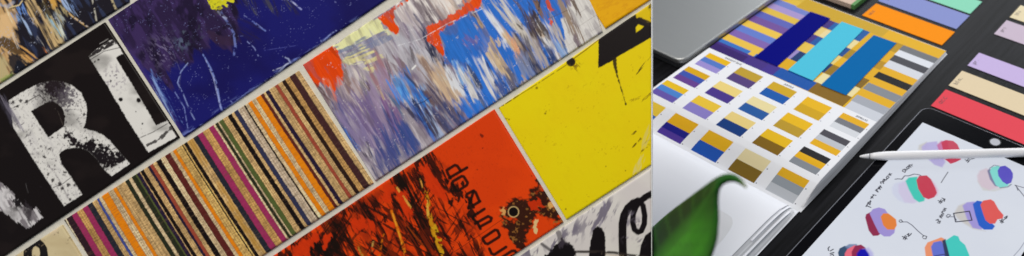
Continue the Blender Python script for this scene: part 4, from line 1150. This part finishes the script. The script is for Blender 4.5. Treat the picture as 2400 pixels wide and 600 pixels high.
def screen_paint(X, Y):
    """X, Y in desk millimetres"""
    p = Paint(X, Y, (216, 221, 231), 1.0)
    p.put(smooth(0.3, 0.8, p.fbm(120, 90, 0, 2)), (210, 215, 227), 0.5)
    def blob(pts, c, op=1.0, f=0.5, r=0.0, seed=1):
        p.poly(pts, c, op, f, r, 5, 0, None, seed)
    INK = (40, 38, 52)
    # top group under the stylus
    blob([(-222.7, 461.4), (-225.0, 467.1), (-221.3, 475.6), (-214.0, 466.0), (-216.8, 462.6)], (196, 192, 186), 0.8, 1.4)
    blob([(-221.8, 466.4), (-220.7, 474.5), (-213.3, 481.8), (-204.5, 472.5), (-192.7, 460.8), (-192.0, 452.9), (-199.6, 451.8), (-210.1, 455.8), (-217.6, 460.7)], (178, 168, 218), 0.9, 1.2)
    blob([(-210.7, 477.0), (-210.2, 484.7), (-204.7, 488.5), (-198.3, 478.2), (-189.9, 464.1), (-198.7, 463.6)], (196, 84, 148), 0.85, 1.0)
    blob([(-209.0, 482.6), (-207.3, 488.2), (-200.5, 491.3), (-194.8, 489.3), (-188.9, 483.2), (-182.3, 472.2), (-184.7, 466.3), (-187.6, 461.5), (-194.3, 463.9)], (196, 44, 76), 0.95, 0.5)
    # middle left group
    blob([(-217.3, 403.6), (-218.2, 409.5), (-214.8, 414.5), (-211.4, 418.1), (-201.8, 407.8), (-190.5, 400.5), (-198.1, 394.0), (-205.3, 394.0), (-212.8, 397.7)], (204, 208, 228), 0.95, 1.6)
    blob([(-214.4, 410.8), (-211.4, 418.1), (-203.6, 415.6), (-188.3, 404.4), (-191.6, 397.8), (-198.6, 394.9), (-209.5, 402.5)], (204, 194, 222), 0.8, 1.4)
    blob([(-211.4, 418.1), (-211.1, 423.6), (-205.1, 429.1), (-198.5, 419.1), (-186.1, 409.7), (-184.9, 406.1), (-187.9, 402.2), (-193.8, 403.2), (-203.4, 410.6)], (64, 198, 180), 1, 0.9)
    blob([(-193.7, 432.9), (-187.8, 430.4), (-181.1, 424.6), (-178.7, 418.6), (-181.4, 415.5)], (214, 160, 194), 0.8, 1.8)
    blob([(-203.6, 424.8), (-204.3, 430.9), (-198.7, 435.5), (-193.1, 433.4), (-184.6, 426.1), (-180.2, 421.4), (-179.6, 415.4), (-182.8, 410.1), (-187.8, 409.8), (-196.9, 416.3)], (196, 58, 80), 1, 0.6)
    # right group
    blob([(-159.9, 461.5), (-160.9, 468.8), (-157.2, 475.5), (-152.4, 474.7), (-140.7, 462.8), (-137.1, 458.7), (-142.7, 451.0), (-150.4, 450.9), (-155.8, 455.0)], (208, 190, 202), 0.9, 1.4)
    blob([(-156.3, 455.9), (-150.4, 450.9), (-142.1, 451.4), (-135.1, 460.1), (-130.6, 463.2), (-138.4, 452.6), (-147.2, 447.9)], (196, 192, 180), 0.6, 1.6)
    blob([(-155.0, 472.9), (-154.5, 477.4), (-142.1, 465.8), (-136.2, 460.6), (-140.6, 458.9), (-148.2, 464.2)], (104, 110, 150), 0.9, 0.8)
    blob([(-152.6, 473.3), (-153.7, 479.3), (-149.4, 485.0), (-143.2, 481.1), (-131.4, 470.4), (-130.9, 465.6), (-135.8, 459.6), (-140.4, 460.4), (-146.7, 466.5)], (128, 214, 206), 1, 0.6)
    p.line([(-154.5, 477.4), (-153.0, 483.2), (-148.5, 484.9)], 0.8, (90, 110, 130), 0.9, 0.4)
    p.line([(-135.8, 459.6), (-130.5, 464.6), (-129.2, 469.3)], 1.3, (110, 130, 140), 0.8, 0.4)
    blob([(-147.1, 478.3), (-147.6, 484.9), (-144.1, 488.6), (-138.2, 487.2), (-133.9, 483.4), (-131.6, 478.3), (-130.1, 471.3), (-132.5, 467.1), (-137.1, 467.9), (-143.6, 472.7)], (88, 78, 190), 1, 0.5)
    # lower right group
    blob([(-156.0, 408.2), (-157.1, 418.5), (-153.5, 424.6), (-144.2, 416.3), (-129.1, 404.3), (-124.1, 405.5), (-134.4, 401.8), (-143.1, 402.8), (-150.8, 404.6)], (198, 194, 190), 0.9, 1.4)
    blob([(-154.0, 420.6), (-152.7, 426.4), (-147.5, 431.2), (-138.6, 420.2), (-127.8, 409.8), (-127.9, 405.1), (-134.9, 402.6), (-144.0, 409.3)], (158, 146, 214), 0.95, 1.0)
    blob([(-147.4, 427.6), (-146.1, 433.5), (-141.8, 435.1), (-133.1, 424.0), (-123.0, 416.7), (-119.9, 415.3), (-120.0, 410.5), (-126.1, 406.3), (-131.9, 408.2), (-139.6, 417.1)], (34, 92, 196), 1, 0.6)
    blob([(-141.3, 430.6), (-141.6, 436.5), (-136.6, 441.8), (-133.0, 441.2), (-125.9, 435.0), (-119.2, 431.1), (-118.1, 427.1), (-121.4, 423.6), (-121.1, 417.9), (-124.8, 415.4), (-129.6, 416.8), (-134.9, 422.7)], (222, 88, 84), 1, 0.5)
    p.line([(-156.3, 408.0), (-146.0, 418.2), (-139.4, 410.1), (-150.2, 400.3), (-156.3, 408.0)], 1.1, (50, 50, 66), 1, 0.35)
    p.line([(-160.2, 401.8), (-159.9, 404.4), (-157.5, 404.8), (-158.0, 400.9), (-159.7, 400.9), (-154.1, 404.7), (-150.5, 402.5)], 0.8, (70, 70, 86), 0.9, 0.35)
    # group #2
    blob([(-217.8, 359.8), (-219.3, 363.5), (-217.2, 368.6), (-210.4, 364.9), (-196.9, 353.1), (-197.8, 349.0), (-201.2, 346.2), (-207.5, 349.3)], (142, 38, 74), 1, 0.5)
    blob([(-217.4, 366.1), (-217.6, 372.0), (-214.3, 376.7), (-208.8, 378.0), (-203.2, 374.6), (-193.6, 364.6), (-189.7, 363.8), (-187.8, 359.3), (-188.9, 354.0), (-193.1, 351.1), (-198.7, 351.9), (-206.8, 357.8)], (158, 144, 210), 1, 0.5)
    blob([(-207.2, 368.2), (-207.4, 372.9), (-203.7, 375.4), (-199.7, 374.6), (-194.6, 373.3), (-190.5, 367.9), (-189.8, 362.6), (-194.7, 359.2), (-200.2, 361.2)], (226, 128, 56), 1, 0.5)
    # bottom left group
    blob([(-215.7, 314.5), (-217.1, 319.0), (-215.1, 323.7), (-210.5, 324.7), (-201.9, 314.3), (-207.0, 305.5)], (52, 78, 108), 1, 0.5)
    blob([(-214.5, 323.0), (-213.1, 327.3), (-207.8, 331.0), (-204.6, 328.7), (-207.4, 321.3)], (108, 128, 166), 0.9, 0.9)
    blob([(-210.5, 317.0), (-211.3, 321.9), (-208.4, 329.4), (-200.2, 320.8), (-196.5, 312.7), (-204.1, 307.5)], (230, 106, 126), 1, 0.6)
    blob([(-206.8, 321.7), (-207.9, 328.6), (-204.5, 332.6), (-199.8, 332.0), (-193.2, 325.7), (-189.6, 317.5), (-198.9, 311.1)], (144, 38, 76), 1, 0.6)
    blob([(-200.6, 329.3), (-197.5, 333.6), (-191.6, 331.1), (-183.8, 321.4), (-189.6, 317.5)], (176, 172, 226), 0.8, 1.6)
    blob([(-202.3, 322.7), (-202.4, 328.0), (-199.1, 330.8), (-194.0, 328.3), (-185.5, 320.2), (-196.0, 313.1)], (6, 4, 170), 1, 1.2)
    # bottom middle group
    blob([(-158.6, 360.3), (-159.3, 366.5), (-154.5, 374.3), (-152.4, 378.0), (-149.1, 378.0), (-146.7, 363.0), (-143.2, 349.3), (-148.4, 345.7)], (232, 146, 106), 1, 0.6)
    blob([(-154.6, 364.1), (-155.1, 369.4), (-150.6, 374.7), (-144.1, 370.3), (-133.9, 355.7), (-143.2, 349.3)], (98, 112, 206), 1, 0.7)
    blob([(-150.0, 375.1), (-148.5, 378.4), (-141.8, 371.9), (-131.9, 362.4), (-139.0, 360.7)], (44, 56, 90), 1, 0.7)
    blob([(-147.6, 376.8), (-145.8, 382.5), (-144.5, 386.3), (-140.8, 387.1), (-137.4, 383.8), (-131.8, 382.1), (-123.9, 374.4), (-120.6, 364.9), (-131.6, 357.3), (-141.1, 369.1)], (66, 200, 190), 1, 0.5)
    p.line([(-147.5, 357.1), (-141.9, 363.1), (-135.7, 362.0)], 1.0, (60, 60, 110), 0.9, 0.4)
    # pen lines and writing
    P = lambda pts, w=0.95, c=INK, op=0.95: p.line(pts, w, c, op, 0.32)
    P([(-220.4, 414.6), (-218.7, 416.4), (-215.2, 418.2), (-215.4, 423.3), (-212.2, 425.5), (-209.4, 430.2), (-205.8, 431.9), (-203.3, 432.3)], 1.0, (70, 68, 84))
    P([(-183.2, 434.9), (-183.8, 441.0), (-184.5, 450.6)], 0.8, (60, 58, 70))
    P([(-188.8, 373.8), (-185.1, 376.3), (-179.5, 375.5), (-172.9, 373.0), (-165.9, 371.0)], 0.8, (60, 60, 80))
    P([(-191.6, 374.2), (-190.6, 375.5), (-188.2, 374.2), (-189.7, 372.5), (-191.4, 373.1)], 0.8)
    P([(-165.6, 368.9), (-165.6, 371.2), (-163.0, 371.8), (-162.3, 368.9), (-164.3, 368.1)], 0.8)
    P([(-125.9, 470.3), (-117.8, 472.0)], 0.9, (90, 90, 105)); P([(-125.2, 470.8), (-121.0, 465.9)], 0.9, (90, 90, 105)); P([(-125.6, 470.5), (-112.4, 461.6)], 0.9, (90, 90, 105))
    P([(-93.0, 394.5), (-91.8, 404.0), (-91.6, 414.1)], 0.7, (150, 155, 170))
    # arrow, "+1 acc. color"
    P([(-224.2, 371.1), (-225.1, 376.7), (-224.0, 378.6)], 1.1); P([(-224.4, 372.2), (-220.2, 372.6)], 1.0); P([(-225.4, 375.8), (-222.5, 374.8), (-224.9, 379.3)], 1.0)
    P([(-226.8, 383.6), (-224.7, 383.2)], 1.1); P([(-226.0, 381.7), (-226.0, 386.1)], 1.1); P([(-226.9, 386.7), (-224.1, 387.4)], 1.0)
    P([(-227.8, 392.5), (-224.8, 392.0), (-227.8, 393.8), (-226.4, 396.0)], 1.1); P([(-227.0, 395.6), (-227.5, 397.9), (-224.9, 395.8)], 1.1); P([(-226.3, 397.4), (-227.4, 399.9), (-225.0, 398.3)], 1.0)
    P([(-228.2, 402.6), (-229.7, 404.2), (-228.1, 405.3), (-226.3, 403.9)], 1.1); P([(-228.6, 406.3), (-229.1, 408.6), (-227.3, 407.8), (-227.4, 405.8), (-228.6, 406.3)], 1.1); P([(-228.5, 409.0), (-226.6, 409.0), (-227.1, 411.3)], 1.1)
    P([(-228.3, 411.8), (-228.5, 414.3), (-226.3, 413.8), (-226.5, 411.0), (-228.3, 411.8)], 0.9); P([(-228.4, 415.7), (-226.2, 416.6), (-228.6, 418.3), (-228.1, 415.9), (-226.7, 418.9)], 0.9)
    # DIOR
    P([(-220.2, 427.4), (-217.4, 427.4), (-218.1, 430.2), (-220.7, 429.8), (-220.2, 427.4)], 0.95); P([(-220.0, 431.0), (-217.4, 431.4)], 0.95); P([(-219.5, 433.4), (-219.1, 435.7), (-216.9, 434.5), (-217.7, 432.6), (-219.5, 433.4)], 0.95); P([(-219.0, 436.5), (-216.2, 436.4), (-219.3, 437.7), (-218.6, 438.8), (-216.0, 438.5)], 0.95); P([(-217.2, 439.8), (-217.2, 440.5)], 0.9)
    # #1  #3  #2  #7  3 mein
    def hashmark(a, b, c, d, e, f, g, h):
        P([a, b], 1.3); P([c, d], 1.3); P([e, f], 1.3); P([g, h], 1.3)
    P([(-178.9, 474.4), (-174.9, 474.4)], 0.95); P([(-176.9, 473.1), (-176.7, 478.1)], 0.9); P([(-175.1, 472.2), (-175.2, 477.0)], 0.9); P([(-174.8, 478.0), (-172.3, 481.1)], 0.95)
    P([(-174.8, 413.7), (-170.9, 413.9)], 0.95); P([(-172.9, 411.9), (-173.1, 416.2)], 0.95); P([(-171.5, 411.7), (-171.6, 415.9)], 0.9); P([(-173.4, 418.4), (-171.3, 418.6), (-171.2, 416.8), (-170.7, 419.0), (-169.9, 415.9)], 0.95)
    P([(-180.2, 360.0), (-175.5, 359.9)], 0.95); P([(-178.1, 358.0), (-178.5, 362.3)], 0.95); P([(-176.5, 358.1), (-177.2, 362.1)], 0.9); P([(-177.8, 363.9), (-177.3, 366.0), (-176.0, 362.9), (-175.4, 365.6), (-175.5, 367.2)], 0.95)
    P([(-119.4, 423.8), (-115.6, 423.5)], 0.95); P([(-117.8, 422.0), (-118.2, 426.4)], 0.95); P([(-116.5, 421.7), (-116.9, 426.1)], 0.9); P([(-117.3, 428.8), (-116.0, 432.1), (-115.7, 428.8)], 0.95); P([(-116.5, 427.0), (-115.5, 430.1)], 1.0)
    P([(-165.2, 392.3), (-164.1, 394.3), (-163.0, 392.1), (-161.7, 393.6), (-161.1, 391.0), (-162.9, 390.4)], 1.0)
    P([(-164.6, 397.5), (-162.4, 397.3), (-165.0, 399.0), (-162.7, 399.4), (-164.8, 401.0), (-162.8, 401.2)], 1.0); P([(-164.9, 402.7), (-163.2, 402.7), (-165.7, 403.4), (-165.2, 404.9)], 1.0); P([(-165.5, 405.3), (-164.0, 405.8)], 1.0); P([(-165.9, 406.9), (-163.9, 407.1), (-166.0, 408.7), (-164.2, 409.3)], 1.0)
    # note at the lower left corner of the screen
    P([(-225.2, 315.6), (-225.1, 313.5), (-223.5, 311.9)], 1.0); P([(-222.0, 312.3), (-221.0, 315.2)], 1.0); P([(-220.5, 310.1), (-218.7, 312.5)], 1.1); P([(-219.5, 308.7), (-218.2, 310.6), (-216.6, 309.5)], 0.9)
    return p.C


sx = np.arange(SX0 * 1000, SX1 * 1000 + 0.01, 0.36); sy = np.arange(SY0 * 1000, SY1 * 1000 + 0.01, 0.36)
SXX, SYY = np.meshgrid(sx, sy)
sc_col = screen_paint(SXX.ravel(), SYY.ravel())
Vs = np.c_[SXX.ravel() / 1000 - TO[0], SYY.ravel() / 1000 - TO[1], np.full(SXX.size, 0.00625)]
link("screen", grid_mesh(Vs, len(sx), len(sy), colors=sc_col * 0.92, smooth=False), M_SCREEN, tab)

# ---- stylus lying across the tablet
A_ = Vector(([(-261.9, 417.5)][0])) / 1000
B_ = Vector(([(-135.5, 510.4)][0])) / 1000
a3, b3 = Vector((A_.x, A_.y, 0.0102)), Vector((B_.x, B_.y, 0.0109))
dr = (b3 - a3).normalized()
sty = thing("stylus", (a3 + dr * 0.08) - Vector((0, 0, 0.0045)), "white stylus with a pointed tip lying across the tablet", "stylus")
O3 = Vector(sty.location)
def along(*ts): return [a3 + dr * t - O3 for t in ts]
V, F = tube(along(0, .001, .003, .006, .0095), [0.0004, 0.0010, 0.0016, 0.0021, 0.0026], 24)
link("tip", mesh_from(V, F, True), M_PENTIP, sty)
V, F = tube(along(.0096, .0101), [0.0027, 0.0027], 24)
link("tip_ring", mesh_from(V, F, True), M_SEAM, sty)
V, F = tube(along(.0102, .014, .018, .022, .027, .033, .166, .168), [0.0027, 0.0033, 0.0038, 0.0041, 0.00435, 0.0044, 0.0044, 0.0040], 32)
link("barrel", mesh_from(V, F, True), M_PENCIL, sty)

# ---- plant: a leaf reaching out from behind the panel
def ppt(x, y, depth):
    """point in space given in panel units at a distance from the camera plane, used to set the leaf's own outline"""
    s = depth / 1700.0
    return Vector((0, 0, CAM_H)) + FWD * depth + RIGHT * ((x - 1963) * s) - UPV * ((y - 300) * s)


def crv(P, t):
    P = np.array(P, float)
    k = np.linspace(0, 1, len(P))
    return np.stack([np.interp(t, k, P[:, i]) for i in range(2)], -1)


def smooth_poly(P, n):
    P = np.array(P, float)
    for _ in range(3):
        Q = [P[0]]
        for a, b in zip(P[:-1], P[1:]):
            Q += [a * .75 + b * .25, a * .25 + b * .75]
        Q.append(P[-1]); P = np.array(Q)
    s = np.r_[0, np.cumsum(np.hypot(*np.diff(P, axis=0).T))]
    t = np.linspace(0, s[-1], n)
    return np.stack([np.interp(t, s, P[:, 0]), np.interp(t, s, P[:, 1])], -1)


LE = smooth_poly([(1750, 440), (1738, 420), (1718, 408), (1700, 408), (1680, 416), (1655, 434), (1614, 464), (1566, 500), (1528, 534), (1498, 566), (1478, 620), (1474, 680), (1480, 740)], 60)
RE = smooth_poly([(1750, 440), (1738, 432), (1722, 424), (1702, 426), (1686, 438), (1682, 466), (1684, 505), (1684, 535), (1678, 570), (1664, 612), (1630, 660), (1570, 706), (1490, 744)], 60)
nw = 25
w = np.linspace(0, 1, nw)
PTS = LE[:, None, :] * (1 - w)[None, :, None] + RE[:, None, :] * w[None, :, None]
LV = []
for i in range(60):
    for j in range(nw):
        x, y = PTS[i, j]
        base = np.interp(x, [1470, 1527, 1560, 1620, 1680, 1750], [0.515, 0.499, 0.410, 0.310, 0.265, 0.250])
        fold = -0.010 * math.cos((w[j] - 0.55) * 2.6) * min(1, i / 14.0) + 0.008
        dep = base + max(0.0, fold) * (1 if x > 1545 else 0.3)
        LV.append(ppt(x, y, dep))
LV = np.array(LV)
ROOT = Vector((-0.525, 0.20, 0.0))
T_, W_ = np.meshgrid(np.linspace(0, 1, 60), w, indexing='ij')
pl_ = Paint((W_ * 60).ravel(), (T_ * 160).ravel(), (24, 66, 26), 0.72)
pl_.put(smooth(0.22, 0.48, W_.ravel()) * smooth(1.04, 0.80, W_.ravel()) * smooth(0.20, 0.55, T_.ravel()), (84, 178, 44), 0.95)  # lit middle of the curving leaf painted into its colour, edges stay dark
for q in range(9):
    pl_.put(smooth(0.016, 0.004, np.abs((T_ - 0.22 - 0.085 * q + np.abs(W_ - 0.42) * 0.22).ravel())), (58, 120, 40), 0.35)
pl_.put(smooth(0.05, 0.0, np.abs(W_.ravel() - 0.42) - 0.01), (84, 146, 56), 0.4)
pl_.put(smooth(0.3, 0.8, pl_.fbm(12, 60, 0, 3)), (40, 110, 26), 0.5)
pl_.put(smooth(0.06, 0.0, T_.ravel()), (120, 120, 50), 0.8)
pot_root = thing("potted_plant", ROOT, "blurred green leaf of a houseplant reaching over the blank page in front", "plant")
leaf = link("leaf", grid_mesh(LV - np.array(ROOT), nw, 60, colors=pl_.C), M_LEAF, pot_root)
so = leaf.modifiers.new("thickness", 'SOLIDIFY'); so.thickness = 0.0006; so.offset = 0
p0 = ppt(1486, 740, 0.512)
path = [p0.lerp(Vector(ROOT) + Vector((0, 0, 0.045)), t) + Vector((0, 0, 0.03 * math.sin(math.pi * t))) - ROOT for t in np.linspace(0, 1, 14)]
V, F = tube(path, [0.0022] * 14, 12)
link("stem", mesh_from(V, F, True), M_STEM, pot_root)
V, F = [], []
prof = [(0.022, 0.0), (0.027, 0.04), (0.029, 0.04), (0.029, 0.05), (0.026, 0.05), (0.025, 0.042)]
for r_, z_ in prof:
    for k in range(32):
        a = 2 * math.pi * k / 32
        V.append((r_ * math.cos(a), r_ * math.sin(a), z_ + 0.0002))
for i in range(len(prof) - 1):
    for k in range(32):
        F.append([i * 32 + k, i * 32 + (k + 1) % 32, (i + 1) * 32 + (k + 1) % 32, (i + 1) * 32 + k])
F.append(list(range(32))[::-1])
link("pot", mesh_from(V, F), M_CLAY, pot_root)
V, F = prism(disc((0, 0), 0.0248, 32), 0.030, 0.0425)
link("soil", mesh_from(V, F), M_SOIL, pot_root)
